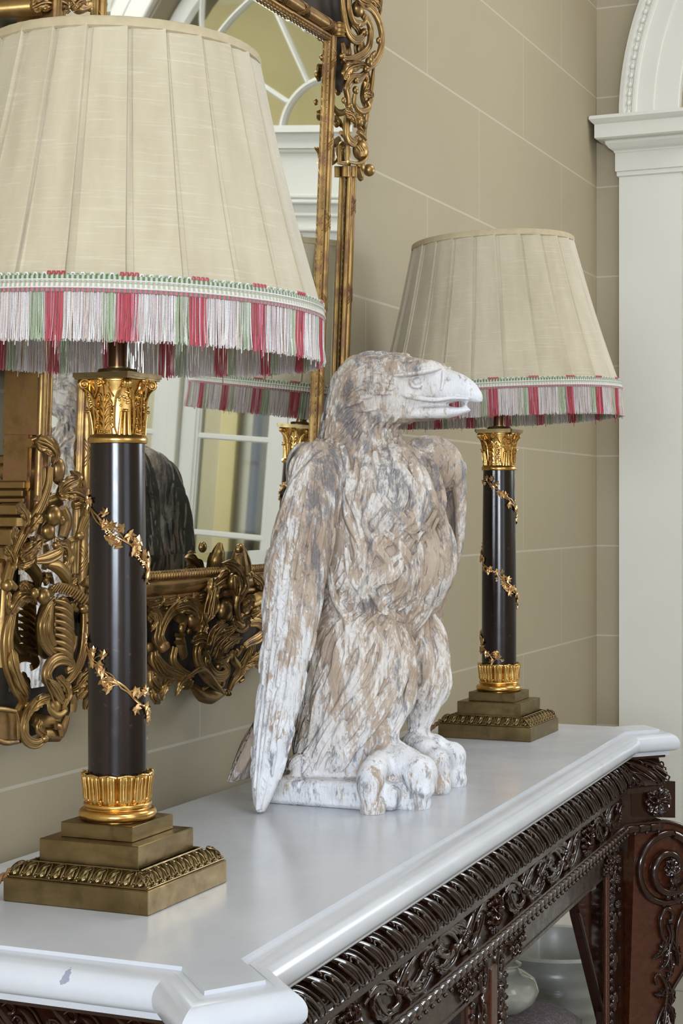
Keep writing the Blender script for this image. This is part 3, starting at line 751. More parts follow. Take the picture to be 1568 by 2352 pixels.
def frieze_motif(g, s0, flip):
    m = -1 if flip else 1; zc = 0.745
    def q(*pp): return [(s0+m*x, zc+z*.001) for x, z in pp]
    # tendrils
    g.tube(fcurve(q((.02, 8), (.06, 18), (.11, 10), (.16, -12), (.21, -16), (.25, -4)), -.006), [.004, .0065, .0085, .0075, .0065, .004], 12, up=N3, flat=.7, ridge=(.2, 3))
    g.tube(fcurve(q((.09, 14), (.13, 2), (.15, -22), (.125, -27), (.115, -20)), -.006), [.005, .006, .0055, .0045, .0055], 12, up=N3, flat=.7, ridge=(.2, 3))
    g.tube(fcurve(q((.16, -12), (.19, 10), (.225, 22), (.26, 20), (.262, 8), (.245, 7)), -.006), [.0045, .006, .0065, .006, .005, .006], 12, up=N3, flat=.7, ridge=(.2, 3))
    # blades
    for pts, W in ((((.03, 24), (.06, 26), (.095, 14), (.12, -6)), .018), (((.135, 4), (.16, 16), (.19, 24), (.22, 26)), .016),
                   (((.175, -10), (.20, -24), (.235, -27), (.265, -18)), .015), (((.05, 8), (.07, -10), (.095, -24), (.12, -27)), .014), (((.24, 2), (.27, 12), (.29, 4)), .014)):
        P = fcurve(q(*pts), -.003); g.leaf(P, N3, W, th=.005, lobes=4, scal=.22, flute=.16, nv=13)
        g.tube(P+N3*.003, [.0012, .002, .001], 6, up=N3)
    # tie knot of three beads and husk
    for k in range(3): g.ball(fp(s0+m*(.133+.0085*k), zc-.001*(2+3*k), -.002), .0058, 10, 7, sc=(.6, 1, 1))
    for k in range(4): g.ball(fp(s0+m*(.262+.006*k), zc+.001*(-22+5*k), -.004), .0042-.0005*k, 8, 6)
g = TG()
cent = [FL*0.5]
for c_ in (FL*.5, FL*0.5-0.62, FL*0.5+0.62):
    flower(g, fp(c_, .744, -.008), N3, .026, 10)
    for k in range(14):
        a = 2*PI*k/14; g.ball(fp(c_+.031*math.cos(a), .744+.031*math.sin(a)*.98, -.007), .0046, 8, 5)
for c_ in (FL*.5,):
    frieze_motif(g, c_+.02, False); frieze_motif(g, c_-.02, True)
frieze_motif(g, FL*.5+.30+.29, True); frieze_motif(g, FL*.5-.30-.29, False)
frieze_motif(g, FL*.5+.64, False); frieze_motif(g, FL*.5-.64, True)
g.build('frieze_carving', M['wood'], table, smooth=80, fix=False)

# apron with pierced scroll brackets at the legs
g = TG(); ZA = .633
g.prism([tuple(FA+FD*0.0+FN*-.012), tuple(FA+FD*FL+FN*-.012), tuple(FA+FD*FL+FN*-.034), tuple(FA+FN*-.034)], ZA, .700)
g.prism([tuple(FA+FD*0.0+FN*-.010), tuple(FA+FD*FL+FN*-.010), tuple(FA+FD*FL+FN*-.013), tuple(FA+FN*-.013)], ZA, ZA+.006)
for xx in (1.50, 3.47): g.box((xx, 1.04, .667), (.02, .42, .068))
g.build('apron', M['fillet'], table, smooth=30)
# legs
def leg_front(name, s_, w_=.034, red=True):
    e = TG(); e.box((*(FA+FD*s_+FN*-.030), .33), (w_, .05, .66), bev=.003, rz=math.atan2(FD[1], FD[0]))
    o = e.build(name, M['redwood'] if red else M['wood'], table)
    # beaded strips and scroll carving at both sides
    for sg in (-1, 1):
        b = TG(); x = s_+sg*.085
        b.tube([fp(x, .05, -.020), fp(x, .64, -.020)], .007, 10)
        nb = 34
        for k in range(nb): b.ball(fp(x+sg*.006, .055+k*.0172, -.014), .0058, 8, 6, mat=1)
        bb = G(); bb.v, bb.f, bb.m, bb.n = [v-TO for v in b.v], b.f, b.m, b.n
        bb.build('beaded_strip', [M['redwood'], M['wood']], o, smooth=50)
    for sg in (-1, 1):
        c = G()
        for q, (zz, r) in enumerate(((.655, .024), (.595, .019), (.535, .018), (.47, .018), (.405, .017), (.34, .017), (.275, .017), (.21, .017))):
            x = s_+sg*.046; c = G(); ph = 1.2+PI*(q % 2)
            pts = [fp(x+sg*(r*(1-t*.75))*math.cos(2*PI*1.5*t+ph), zz+(r*(1-t*.75))*math.sin(2*PI*1.5*t+ph)*1.35, -.012) for t in np.linspace(0, 1, 26)]
            c.tube(np.array(pts)-TO, [.0058, .0050, .003], 10, up=N3, flat=1.1)
            c.ball(np.array(fp(x, zz, -.008))-TO, .005, 10, 7)
            P = cr([fp(x-sg*.01, zz-r*1.1, -.012), fp(x+sg*.012, zz-r*1.6, -.006), fp(x+sg*.004, zz-r*2.6, -.012)], 6)
            c.leaf(P-TO, N3, .012, th=.004, lobes=3, scal=.35, flute=.35, nv=13)
            c.build('scroll', M['wood'], o, smooth=80, fix=False)
        c = G()
        for k, (dx, dz, W) in enumerate(((.07, .672, .016), (.10, .668, .013), (.125, .676, .011), (.145, .672, .009))):
            P = cr([fp(s_+sg*(dx-.02), dz, -.008), fp(s_+sg*dx, dz+.012, -.004), fp(s_+sg*(dx+.018), dz-.004, -.008)], 6)
            c.leaf(P-TO, N3, W, th=.004, lobes=4, scal=.4, flute=.5, nv=9)
            c.ball(np.array(fp(s_+sg*(dx+.018), dz-.008, -.004))-TO, .006, 9, 6)
        c.build('leaf_spray', M['wood'], o, smooth=80, fix=False)
        for (dx, dz) in ((.118, .655), (.145, .652), (.165, .668)):
            c = G(); flower(c, np.array(fp(s_+sg*dx, dz, -.009))-TO, N3, .012, 6); c.build('rosette', M['wood'], o, smooth=50, fix=False)
    return o
leg_front('leg', FL*.5)
# corner console legs: tall volute brackets set diagonally, seen from the side
def corner_leg(A, Bp, name='leg'):
    """A,Bp: inner and outer points of the side line of the corner ear (2D)"""
    A = np.array(A); Bp = np.array(Bp); d = nrm(Bp-A); n = np.array([d[1], -d[0]])*1.0
    return A, d
EA, EB = np.array([3.42, .845]), np.array([3.484, .790]); ED = nrm(EB-EA); EN = np.array([-abs(ED[1]), -abs(ED[0])])   # outward normal of the visible side
EN = nrm(np.array([ED[1], -ED[0]])); EN = EN if EN @ np.array([-1, -1]) > 0 else -EN
TW = float(np.linalg.norm(np.array([3.545, .835])-np.array([3.484, .790])))
def ep(e, z, o=0.0, A=EA, D=ED, N=EN): q = A+D*e+N*o; return np.array([q[0], q[1], z])
def epx(px, py):
    p = on_plane(px, py, (EA[0], EA[1], 0), (EN[0], EN[1], 0)); return float((p[:2]-EA) @ ED), float(p[2])
LEG = [epx(*p) for p in ((1462, 1905), (1475, 1893), (1530, 1888), (1580, 1905), (1612, 1950), (1622, 2000), (1612, 2060), (1590, 2110), (1584, 2160), (1578, 2215), (1545, 2275), (1512, 2345), (1492, 2440), (1478, 2600), (1474, 2900), (1458, 2900), (1448, 2352))]
VC = epx(1534, 1994); VR = abs(epx(1534, 1916)[1]-VC[1])
def make_corner(A, D, N, width, name, red_side=True):
    N3_ = np.array([N[0], N[1], 0.0])
    def e3(e, z, o=0.0): return ep(e, z, o, A, D, N)
    g = G(); g.slab([e3(e, z, -.006)-TO for e, z in LEG], -N3_*(width-.012)); o = g.build(name, M['redwood'], table, smooth=30)
    for side in (0, 1):
        s_ = 1 if side == 0 else -1
        def f3(e, z, h): return e3(e, z, (-.006+h) if side == 0 else -(width-.006)-h)-TO
        g = G(); n_ = N3_*s_
        # raised rim along the outline
        rim = cr([f3(e, z, .002) for e, z in LEG[:-3]], 5); g.tube(rim, .0042, 8, up=n_, flat=1.3)
        # spiral volute
        pts = []; rad = []
        for t in np.linspace(0, 1, 70):
            a = PI*0.55+2*PI*1.45*t; r = VR*(1.0-0.80*t**.9)
            pts.append(f3(VC[0]-r*math.cos(a), VC[1]+r*math.sin(a), .004+.010*t)); rad.append(.0105*(1-.35*t))
        g.tube(pts, rad, 10, up=n_, flat=1.3)
        ring = [f3(VC[0]+VR*1.02*math.cos(a), VC[1]+VR*1.02*math.sin(a), .003) for a in np.linspace(0, 2*PI, 60)]
        g.tube(ring, .0078, 12, up=n_, flat=1.2)
        flower(g, f3(VC[0]+.004, VC[1]+.002, .010), n_, .020, 8)
        # bell flower hanging from the eye
        for dx in (-.010, 0, .010):
            P = cr([f3(VC[0]+.008, VC[1]-.012, .016), f3(VC[0]+.010+dx*.6, VC[1]-.035, .020), f3(VC[0]+.012+dx*1.6, VC[1]-.056, .012)], 6)
            g.leaf(P, n_, .010, th=.005, lobes=2, scal=.2, flute=.5, nv=9)
            g.ball(f3(VC[0]+.012+dx*1.6, VC[1]-.058, .010), .0068, 10, 7)
        for k in range(5): g.ball(f3(VC[0]-.012+.012*k, VC[1]-.070-.002*abs(k-2), .006), .0055, 10, 7)
        # leaf scrolls down the leg
        zb = VC[1]-.085
        def sc(pts_, rr, hh=.006): g.tube(cr([f3(VC[0]+x, zb+z, hh) for x, z in pts_], 7), rr, 8, up=n_, flat=1.2)
        sc(((.000, -.075), (-.016, -.050), (-.020, -.020), (-.008, .002), (.008, -.004), (.008, -.022), (-.003, -.024)), [.002, .005, .006, .0055, .005, .0045, .006])
        sc(((.020, -.075), (.022, -.040), (.034, -.010), (.048, -.002), (.054, -.018), (.046, -.028)), [.002, .0045, .005, .005, .0045, .006])
        sc(((.006, -.03), (.010, -.055), (.004, -.085)), [.005, .0045, .002])
        sc(((-.004, -.030), (.004, -.052), (.000, -.070)), [.0035, .003, .002])
        for pts_, W in ((((-.002, -.055), (-.018, -.085), (-.038, -.098)), .011), (((.004, -.07), (-.004, -.105), (-.020, -.122)), .011), (((.010, -.06), (.022, -.09), (.026, -.120)), .010),
                        (((.006, -.09), (.004, -.125), (-.006, -.150)), .010), (((-.006, -.16), (-.022, -.172), (-.036, -.168)), .010), (((.000, -.15), (.008, -.18), (.002, -.205)), .011),
                        (((-.004, -.20), (-.012, -.235), (-.026, -.262)), .010), (((-.002, -.19), (.010, -.215), (.014, -.24)), .009), (((-.012, -.25), (-.018, -.29), (-.014, -.33)), .010), (((-.02, -.27), (-.034, -.285), (-.040, -.31)), .009)):
            P = cr([f3(VC[0]+x, zb+z, .004+.004*(i == 1)) for i, (x, z) in enumerate(pts_)], 6); g.leaf(P, n_, W, th=.005, lobes=4, scal=.35, flute=.5, nv=11); g.tube(P+n_*.003, [.0016, .0022, .001], 6, up=n_)
        sc(((-.030, -.150), (-.034, -.135), (-.026, -.130), (-.014, -.140), (-.004, -.165), (-.008, -.20), (-.014, -.25)), [.004, .003, .003, .004, .005, .004, .002])
        for k in range(12): g.ball(f3(VC[0]+.002-.003*k, zb-.128-.016*k, .010), .0034, 8, 5)
        g.build('side_carving', M['wood'], o, smooth=75, fix=False)
        # rosette block at frieze height
    g = G(); bk_ = [epx(*p) for p in ((1455, 1792), (1556, 1796), (1556, 1880), (1455, 1877))]; g.slab([e3(e, z, -.0085)-TO for e, z in bk_], -N3_*(width-.017)); g.build('rosette_block', M['wood'], o, smooth=30)
    g = G(); r_ = epx(1512, 1840)
    flower(g, e3(r_[0], r_[1], -.006)-TO, N3_, .0315, 10); g.build('rosette', M['wood'], o, smooth=75, fix=False)
    return o
make_corner(EA, ED, EN, TW, 'leg')
# near corner, mostly hidden under the slab
A2 = np.array([1.541, .7714]); B2 = np.array([1.481, .715]); D2 = nrm(B2-A2); N2 = np.array([-D2[1], D2[0]]); N2 = N2 if N2 @ np.array([1, -1]) > 0 else -N2
make_corner(A2, D2, N2, TW, 'leg')
# posts behind the far leg, shelf and feet
g = TG()
q0 = FA+FD*(FL-.005)+FN*-.030
g.box((q0[0], q0[1], .33), (.028, .05, .66), rz=math.atan2(FD[1], FD[0]))
g.build('corner_post', M['wood'], table, smooth=30)
g = TG()
x = FL-.075
g.tube([fp(x, .05, -.022), fp(x, .645, -.022)], .0065, 10)
for k in range(36): g.ball(fp(x+.006, .05+k*.0165, -.015), .0058, 8, 6, mat=1)
g.build('beaded_strip', [M['redwood'], M['wood']], table, smooth=50)
g = TG()
for (dx, dz, W) in ((.095, .672, .015), (.075, .650, .013), (.055, .668, .013), (.118, .655, .012), (.035, .640, .010), (.040, .60, .010), (.036, .55, .009)):
    P = cr([fp(FL-dx-.012, dz+.01, -.010), fp(FL-dx, dz+.006, -.003), fp(FL-dx+.010, dz-.012, -.009)], 6); g.leaf(P, N3, W, th=.004, lobes=4, scal=.4, flute=.5, nv=9); g.ball(fp(FL-dx+.004, dz-.012, -.006), .0055, 9, 6)
g.build('corner_carving', M['wood'], table, smooth=80, fix=False)
for (zz, r) in ((.60, .018), (.52, .015), (.44, .014), (.36, .014), (.28, .014)):
    g = TG(); g.tube(np.array([fp(FL-.040+(r*(1-t*.75))*math.cos(9*t), zz+(r*(1-t*.75))*math.sin(9*t)*1.6, -.014) for t in np.linspace(0, 1, 24)]), [.0045, .003], 8, up=N3, flat=1.2); g.build('scroll', M['wood'], table, smooth=80, fix=False)
for (dx, dz) in ((.155, .648), (.128, .660), (.100, .655)):
    g = TG(); flower(g, fp(FL-dx, dz, -.009), N3, .013, 7); g.build('rosette', M['wood'], table, smooth=75, fix=False)
# tapering dark inner board behind the strip
g = TG()
def fpx(px, py, o): q = on_plane(px, py, (*(FA+FN*o), 0), (FN[0], FN[1], 0)); return q
bd = [fpx(*p, -.040) for p in ((1325, 2060), (1420, 2020), (1420, 2700), (1465, 2900), (1450, 2900), (1392, 2352), (1332, 2105))]
g.slab(bd, -N3*.02); g.build('tapered_board', M['wood'], table, smooth=30)
g = TG(); bd = [fpx(*p, -.036) for p in ((1328, 2095), (1332, 2103), (1394, 2356), (1455, 2900))]
g.tube(bd, .003, 8); g.build('board_bead', M['wood'], table, smooth=50)
g = TG(); g.box((2.49, 1.05, .035), (1.98, .36, .07), bev=.006); g.build('base_shelf', M['wood'], table, smooth=30)
for xx in (1.56, 3.42):
    g = TG(); g.box((xx, 1.21, .35), (.07, .05, .66), bev=.004); g.build('leg', M['wood'], table, smooth=30)

# things standing on the base shelf
def shelf_at(px, py, Y): return on_plane(px, py, (0, Y, 0), (0, 1, 0))
c = on_plane(1262, 2180, (0, 1.06, 0), (0, 1, 0))
pot = empty('stoneware_planter', (3.93, 1.14, 0), 'wide grey ribbed stoneware planter on the floor beyond the table end', 'planter')
g = G(); pr = [(.10, 0.0), (.12, .02)]
for k in range(60):
    z = .02+.29*k/59; pr.append((.120+.045*(k/59)**1.2+.0028*math.sin(k*.75), z))
pr += [(.169, .315), (.173, .322), (.167, .329), (.157, .326), (.150, .305), (.13, .20), (.12, .19)]
g.lathe(pr, k=64); g.build('pot', M['grey'], pot)
g = G(); g.lathe([(.130, .195), (.08, .21), (.02, .215)], k=40); g.build('soil', M['backboard'], pot)
st = empty('footstool', (3.24, 1.04, .07), 'low footstool covered in red patterned rug fabric under the table', 'footstool', rz=.02)
g = G(); g.box((0, 0, .185), (.28, .25, .21), bev=.035); g.build('cushion', M['rug'], st, smooth=60)
g = G(); g.box((0, 0, .068), (.275, .245, .03), bev=.004); g.build('frame', M['wood'], st)
for sx in (-1, 1):
    for sy in (-1, 1):
        g = G(); g.lathe([(.010, 0), (.014, .012), (.012, .030), (.016, .056)], (sx*.115, sy*.10, 0), 16); g.build('leg', M['wood'], st)
vs = empty('ginger_jar', (3.24, 1.04, .36), 'pale glazed round jar standing on the footstool', 'jar')
g = G(); g.lathe([(.03, 0), (.038, .004), (.058, .022), (.066, .044), (.058, .066), (.036, .080), (.026, .084), (.026, .090), (.030, .092), (.020, .093)], k=48); g.build('body', M['blueglaze'], vs, smooth=80)
g = G(); g.lathe([(.031, .0925), (.032, .096), (.020, .103), (.006, .106), (.008, .111), (.004, .115)], k=32); g.build('lid', M['blueglaze'], vs)
# ------------------------------------------------------------------ the pair of column lamps
def cyl(r, a, z): return np.array([r*math.cos(a), r*math.sin(a), z])
def ogee_leafed(g, s0, s1, z0, z1, n):
    """square ogee course with a carved leaf every s0/n, on all four sides"""
    def sec(v): # offset half-side and height, bulging
        return lerp(s0/2-.002, s1/2, v**0.9)+.0028*math.sin(PI*min(1, v*1.1)), z0+(z1-z0)*(1-(1-v)**1.6)
    rings = []
    for v in np.linspace(0, 1, 9):
        h, z = sec(v); h -= .0015; rings.append([(-h, -h, z), (h, -h, z), (h, h, z), (-h, h, z)])
    g.grid(np.array(rings), cv=True)
    for side in range(4):
        c_, s_ = math.cos(side*PI/2), math.sin(side*PI/2)
        def T(x, v, l=0.0):
            h, z = sec(v); y = -(h+l); return np.array([x*c_-y*s_, x*s_+y*c_, z+l*.6])
        nv_ = nrm(np.array([0*c_+1*s_, 0*s_-1*c_, 0.9]))
        for i in range(n):
            x0 = (-(n-1)/2+i)*(s0/n)*.985; sk = .0
            rim = cr([T(x0-.0062, .12, .001), T(x0-.0070, .45, .0012), T(x0-.003, .80, .0012), T(x0+.004, .86, .0012), T(x0+.0072, .55, .0012), T(x0+.0058, .15, .001)], 4)
            g.tube(rim, .00095, 6)
            g.leaf(np.array([T(x0-.002+.002*t, .12+.66*t, .0012) for t in np.linspace(0, 1, 8)]), nv_, .0052, th=.001, lobes=2, scal=.2, flute=.35, nv=7)
            g.tube(np.array([T(x0-.004+.008*t, .18+.55*t, .0022) for t in np.linspace(0, 1, 6)]), .0007, 5)
            g.ball(T(x0+s0/n/2, .10, .001), .0020, 7, 5); g.ball(T(x0+s0/n/2, .24, .0008), .0012, 6, 4)
        g.tube(np.array([T(x, .02, .0008) for x in (-s0/2+.002, s0/2-.002)]), .0011, 6); g.tube(np.array([T(x, .97, .0006) for x in (-s1/2, s1/2)]), .0013, 6)
def ivy_leaf(g, c, n_, d, r, mat=0):
    """five pointed ivy leaf lying on the surface with normal n_, pointing along d"""
    n_ = nrm(n_); d = nrm(d-n_*(d @ n_)); e = np.cross(n_, d); V = [c+n_*r*.30]; out = []
    spec = [(0, 1.15), (22, .62), (48, .98), (78, .55), (112, .85), (145, .50), (180, .30), (215, .50), (248, .85), (282, .55), (312, .98), (338, .62)]
    for a, rr in spec:
        a = math.radians(a); out.append(c+(d*math.cos(a)+e*math.sin(a))*r*rr+n_*r*(.06+.16*(rr > .8)))
    m = len(out); V = [c+n_*r*.30]+out+[p-n_*r*.14 for p in out]+[c-n_*r*.02]
    F = [(0, 1+i, 1+(i+1) % m) for i in range(m)]+[(1+i, 1+m+i, 1+m+(i+1) % m, 1+(i+1) % m) for i in range(m)]+[(1+2*m, 1+m+(i+1) % m, 1+m+i) for i in range(m)]
    g.add(V, F, mat)
def make_lamp(name, loc, label, vine_phase, vz0, vz1, tilt, seed, group=None, shade_rot=0.0):
    rnd = random.Random(seed)
    L = empty(name, loc, label, 'lamp', group)
    g = G(); g.box((0, 0, .01375), (.19, .19, .0275), bev=.0012); g.build('plinth', M['brass'], L)
    g = G(); ogee_leafed(g, .186, .142, .0275, .0435, 10); g.build('leaf_course', M['brass'], L, smooth=50)
    g = G(); g.box((0, 0, .0430+.0132), (.131, .131, .0264), bev=.0009); g.build('step', M['brass'], L)
    g = G(); g.box((0, 0, .0694+.0088), (.0955, .0955, .0176), bev=.0008); g.build('step', M['brass'], L)
    g = G(); pr = [(.040, .087)]
    for a in np.linspace(-PI/2, PI/2, 12): pr.append((.0400+.0060*math.cos(a), .0935+.0062*math.sin(a)))
    pr += [(.0395, .1000), (.0385, .1015)]
    for a in np.linspace(-PI/2, PI/2, 8): pr.append((.0375+.0028*math.cos(a), .1045+.0028*math.sin(a)))
    pr += [(.034, .1078)]
    g.lathe(pr, k=64); g.build('foot_ring', M['ormolu'], L)
    # collar of upright lotus leaves
    g = G(); nl = 12
    def rf(r, z, a):
        t = (z-.107)/.033; f = (a*nl/(2*PI)) % 1.0; s = abs(2*f-1)
        bul = .0018*(1-s**2)+.0014*math.cos(3*2*PI*(f-.5))*.5*(1-s)
        return r+bul-.0026*(s**6)
    pr = [(.0345, .106), (.0365, .109), (.0375, .114), (.0370, .122), (.0375, .130), (.0390, .1355), (.0402, .1385), (.0398, .1405), (.0375, .1400), (.035, .136)]
    g.lathe(pr, k=288, rfun=rf)
    for i in range(nl):
        a = 2*PI*(i+.5)/nl
        for j in range(3):
            b = a+(j-1)*2*PI/nl/3.3; g.tube(cr([cyl(.0385, b, .112), cyl(.0392, b, .124), cyl(.0408, b, .1355), cyl(.0412, b, .1392)], 3), [.0020, .0022, .0018, .0012], 8)
        g.tube([cyl(.0415, a+t*2*PI/nl*.46, .1395+.0020*(1-abs(t))) for t in np.linspace(-1, 1, 9)], .0015, 6)
        g.ball(cyl(.0385, a+PI/nl, .1115), .0021, 8, 6)
    g.build('leaf_collar', M['ormolu'], L, smooth=60, fix=False)
    g = G(); g.lathe([(.0345, .130), (.0345, .150), (.0343, .30), (.0330, .42), (.0316, .5285)], k=96); g.build('column', M['bronze'], L)
    # ivy spiralling round the column
    g = G(); pitch = .171; t = vz1; pts = []
    def colr(z): return interp([.13, .30, .42, .53], [.0345, .0343, .033, .0316], z)
    def vine_a(z): return vine_phase-(z)/pitch*2*PI
    zz = np.arange(vz0, vz1, .0035)
    pts = [cyl(colr(z)+.0012, vine_a(z)+.10*math.sin(z*160), z) for z in zz]; g.tube(pts, [.0012]*len(pts), 6)
    pts = [cyl(colr(z)+.0018, vine_a(z)+.13*math.sin(z*120+2), z+.002*math.sin(z*300)) for z in zz]; g.tube(pts, [.0008]*len(pts), 5)
    z = vz0
    while z < vz1:
        # leave the short bare gaps the old mount has
        a = vine_a(z)+rnd.uniform(-.16, .16); r = colr(z)
        for q in range(2):
            b = a+rnd.choice((-1, 1))*rnd.uniform(.12, .36); z2 = z+rnd.uniform(-.009, .009); n_ = cyl(1, b, 0)
            di = nrm(cyl(1, b+PI/2, 0)*rnd.uniform(-1, 1)+np.array([0, 0, rnd.uniform(-1, 1)]))
            ivy_leaf(g, cyl(r+.0022, b, z2), nrm(n_+di*.25), di, rnd.uniform(.0062, .0098))
            g.tube(cr([cyl(colr(z)+.001, vine_a(z), z), cyl(r+.003, (vine_a(z)+b)/2, (z+z2)/2+.002), cyl(r+.002, b, z2)], 3), .0007, 5)
        if rnd.random() < .45:
            b = a+rnd.choice((-1, 1))*rnd.uniform(.15, .4)
            for q in range(12): g.ball(cyl(r+.0016+rnd.random()*.0014, b+rnd.gauss(0, .045), z+rnd.gauss(0, .0024)), .0011, 6, 4)
        z += .0088
    g.build('ivy_vine', M['ivy'], L, smooth=40, fix=False)
    # capital
    CP = empty_child = None
    g = G()
    g.lathe([(.0305, .526), (.0345, .527), (.0352, .5295), (.0352, .533), (.0335, .535), (.0328, .537)], k=64)
    def bell(z): return interp([.533, .545, .57, .588, .597, .603], [.0295, .0298, .0302, .0320, .0345, .0352], z)
    g.lathe([(bell(z), z) for z in np.linspace(.534, .603, 20)], k=64)
    g.lathe([(.0330, .5965), (.0350, .5985), (.0350, .6015), (.0325, .6035)], k=48)
    for s in range(4):
        a0 = s*PI/2
        # central stem with paired curls and flower
        def on(x, z, l=.0008): return cyl(bell(z)+l, a0+x/bell(z), z)
        g.tube([on(0, z, .0012) for z in np.linspace(.541, .596, 12)], [.0016, .0012, .0012, .0009], 6)
        for k, zk in enumerate((.5475, .556, .5645, .573, .5805)):
            w_ = (.0095, .0090, .0088, .0078, .006)[k]
            for sg in (-1, 1):
                c = cr([on(0, zk-.006), on(sg*w_*.45, zk+.001), on(sg*w_*.95, zk+.0035), on(sg*w_*1.25, zk+.000), on(sg*w_*1.05, zk-.0028), on(sg*w_*.82, zk-.0010)], 5)
                g.tube(c, [.0010, .0012, .0011, .0014], 6); g.ball(on(sg*w_*.88, zk-.0005, .0016), .0017, 7, 5)
        for k in range(5): g.ball(on((k-2)*.0030, .5390+.0006*abs(k-2), .0010), .0014, 7, 5)
        flower(g, cyl(bell(.598)+.0035, a0, .5965), cyl(1, a0, 0), .0058, 6)
        # corner leaf and volute
        b0 = a0+PI/4
        def oc(x, z, l=.001): return cyl(bell(z)+l, b0+x/bell(z), z)
        for j in range(-1, 2):
            g.tube([oc(j*.0055*(1-.35*t), .536+.027*t, .0014+.0028*t*t) for t in np.linspace(0, 1, 8)], [.0026, .0024, .0021, .0016], 8)
        g.ball(oc(0, .5640, .0052), .0036, 10, 7, sc=(1.0, 1.5, .6), ax=np.array([0, 0, 1.0]))
        for sg in (-1, 1):
            g.tube(cr([oc(sg*.0080, .5365, .0012), oc(sg*.0112, .548, .0022), oc(sg*.0105, .570, .0030), oc(sg*.0085, .584, .0045), oc(sg*.0045, .590, .0085)], 5), [.0014, .0017, .0016, .0012], 6)
            g.tube(cr([oc(sg*.0135, .5365, .0006), oc(sg*.0160, .552, .0012), oc(sg*.0150, .566, .0040), oc(sg*.0125, .5695, .0068)], 5), [.0012, .0014, .0012, .0010], 6)
        for j in range(14): g.ball(oc(R_.uniform(-.006, .006), R_.uniform(.568, .586), .0022), .0017, 6, 4)
        # volute standing out under the abacus corner
        ax_ = cyl(1, b0, 0); vc = ax_*.0405+np.array([0, 0, .5955]); sd = cyl(1, b0+PI/2, 0)
        for sg in (-1, 1):
            sp = [vc+sd*sg*.0030+ax_*(.0065*(1-.8*t))*math.cos(PI*.9+sg*0-2*PI*1.6*t)+np.array([0, 0, .0065*(1-.8*t)*math.sin(PI*.9-2*PI*1.6*t)]) for t in np.linspace(0, 1, 30)]
            st = cr([oc(sg*.0070, .578, .002), oc(sg*.0050, .588, .004), vc+sd*sg*.003-ax_*.0065+np.array([0, 0, .0015])], 5)
            g.tube(st, .0016, 6); g.tube(sp, [.0021, .0019, .0013], 7)
        g.tube([vc-sd*.0032, vc+sd*.0032], .0054, 14)
        # inner scrolls climbing to the face flower
        for sg in (-1, 1):
            g.tube(cr([oc(sg*.012, .580, .0015), oc(sg*.018, .589, .002), cyl(bell(.597)+.002, a0+PI/4+sg*(PI/4-.20), .597), cyl(bell(.594)+.002, a0+PI/4+sg*(PI/4-.24), .592)], 5), [.0012, .0015, .0012], 6)
    cap = g.build('capital', M['ormolu'], L, smooth=55, fix=False)
    g = G(); hs = .0393; cc = []
    for s in range(4):
        a0 = s*PI/2-PI/4
        for t in np.linspace(-.92, .92, 9):
            d = cyl(1, s*PI/2, 0); e = cyl(1, s*PI/2+PI/2, 0); p = d*(hs-.0024*(1-t*t))+e*hs*t; cc.append((p[0], p[1]))
    g.prism(cc, .6035, .6085); g.prism([(x*.96, y*.96) for x, y in cc], .6010, .6036); g.build('abacus', M['brass'], L, smooth=30)
    g = G(); g.lathe([(.0240, .6083), (.0240, .6110), (.0225, .6140), (.0125, .6152), (.0125, .617)], k=48); g.build('gallery_disc', M['brass'], L)
    g = G(); g.lathe([(.0112, .615), (.0112, .74), (.015, .742), (.015, .76), (.008, .762), (.008, .79)], k=32); g.build('stem', M['stem'], L)
    g = G(); g.lathe([(.013, .79), (.022, .82), (.030, .85), (.028, .88), (.012, .90)], k=32); g.build('bulb', M['bulb'], L)
    # shade
    S = bpy.data.objects.new('lampshade', None); COL.objects.link(S); S.parent = L; S.location = (0, 0, .684); S.rotation_euler = tilt
    S.name = 'lampshade'
    ZB, ZT, RB, RT = -.006, .298, .2385, .1575
    NP, K = 24, 24; steps = 28
    prof = []
    ph = np.linspace(0, 1, K, endpoint=False)
    jit = [rnd.uniform(-.10, .10) for _ in range(NP+1)]; jit[NP] = jit[0]; sec2 = [rnd.uniform(.10, .17) for _ in range(NP)]
    angs = []; rad = []
    for i in range(NP):
        a0 = (i+jit[i])*2*PI/NP; a1 = (i+1+jit[i+1])*2*PI/NP; s2 = sec2[i]
        P = [(0, .0048), (.010, -.0006), (.035, .0000), (s2-.015, .0020), (s2-.002, .0028), (s2+.006, .0004), (s2+.05, .0008), (.35, .0017), (.5, .0022), (.65, .0026), (.8, .0030), (.92, .0042), (.985, .0050)]
        for f, h in P: angs.append(a0+(a1-a0)*f); rad.append(h)
    n = len(angs); g = G(); V = np.zeros((n, steps+1, 3)); und = [rnd.uniform(-1, 1) for _ in range(NP*3)]
    for j in range(steps+1):
        t = j/steps; z = ZB+(ZT-ZB)*t; R = RB+(RT-RB)*t-.0035*math.sin(PI*t)
        for i in range(n):
            w_ = .0008*math.sin(angs[i]*37+3*t)*math.sin(PI*t)
            r = R+rad[i]*(1.0-.25*t)+w_; V[i, j] = cyl(r, angs[i]+shade_rot+.015*(t-.5)*math.sin(i), z)
    g.grid(V, cu=True); lin = V.copy(); c2 = np.sqrt((V[..., :2]**2).sum(-1, keepdims=True)); 
    g.build('pleated_cover', M['linen'], S, smooth=28)
    g = G(); g.lathe([(RB-.004, ZB), (RT-.003, ZT)], k=96, cap=False); g.build('lining', M['lining'], S)
    g = G()
    for zz, rr in ((ZT+.002, RT), (ZB+.002, RB-.003)): g.tube([cyl(rr, a, zz) for a in np.linspace(0, 2*PI, 97)[:-1]], .0016, 6, closed=True)
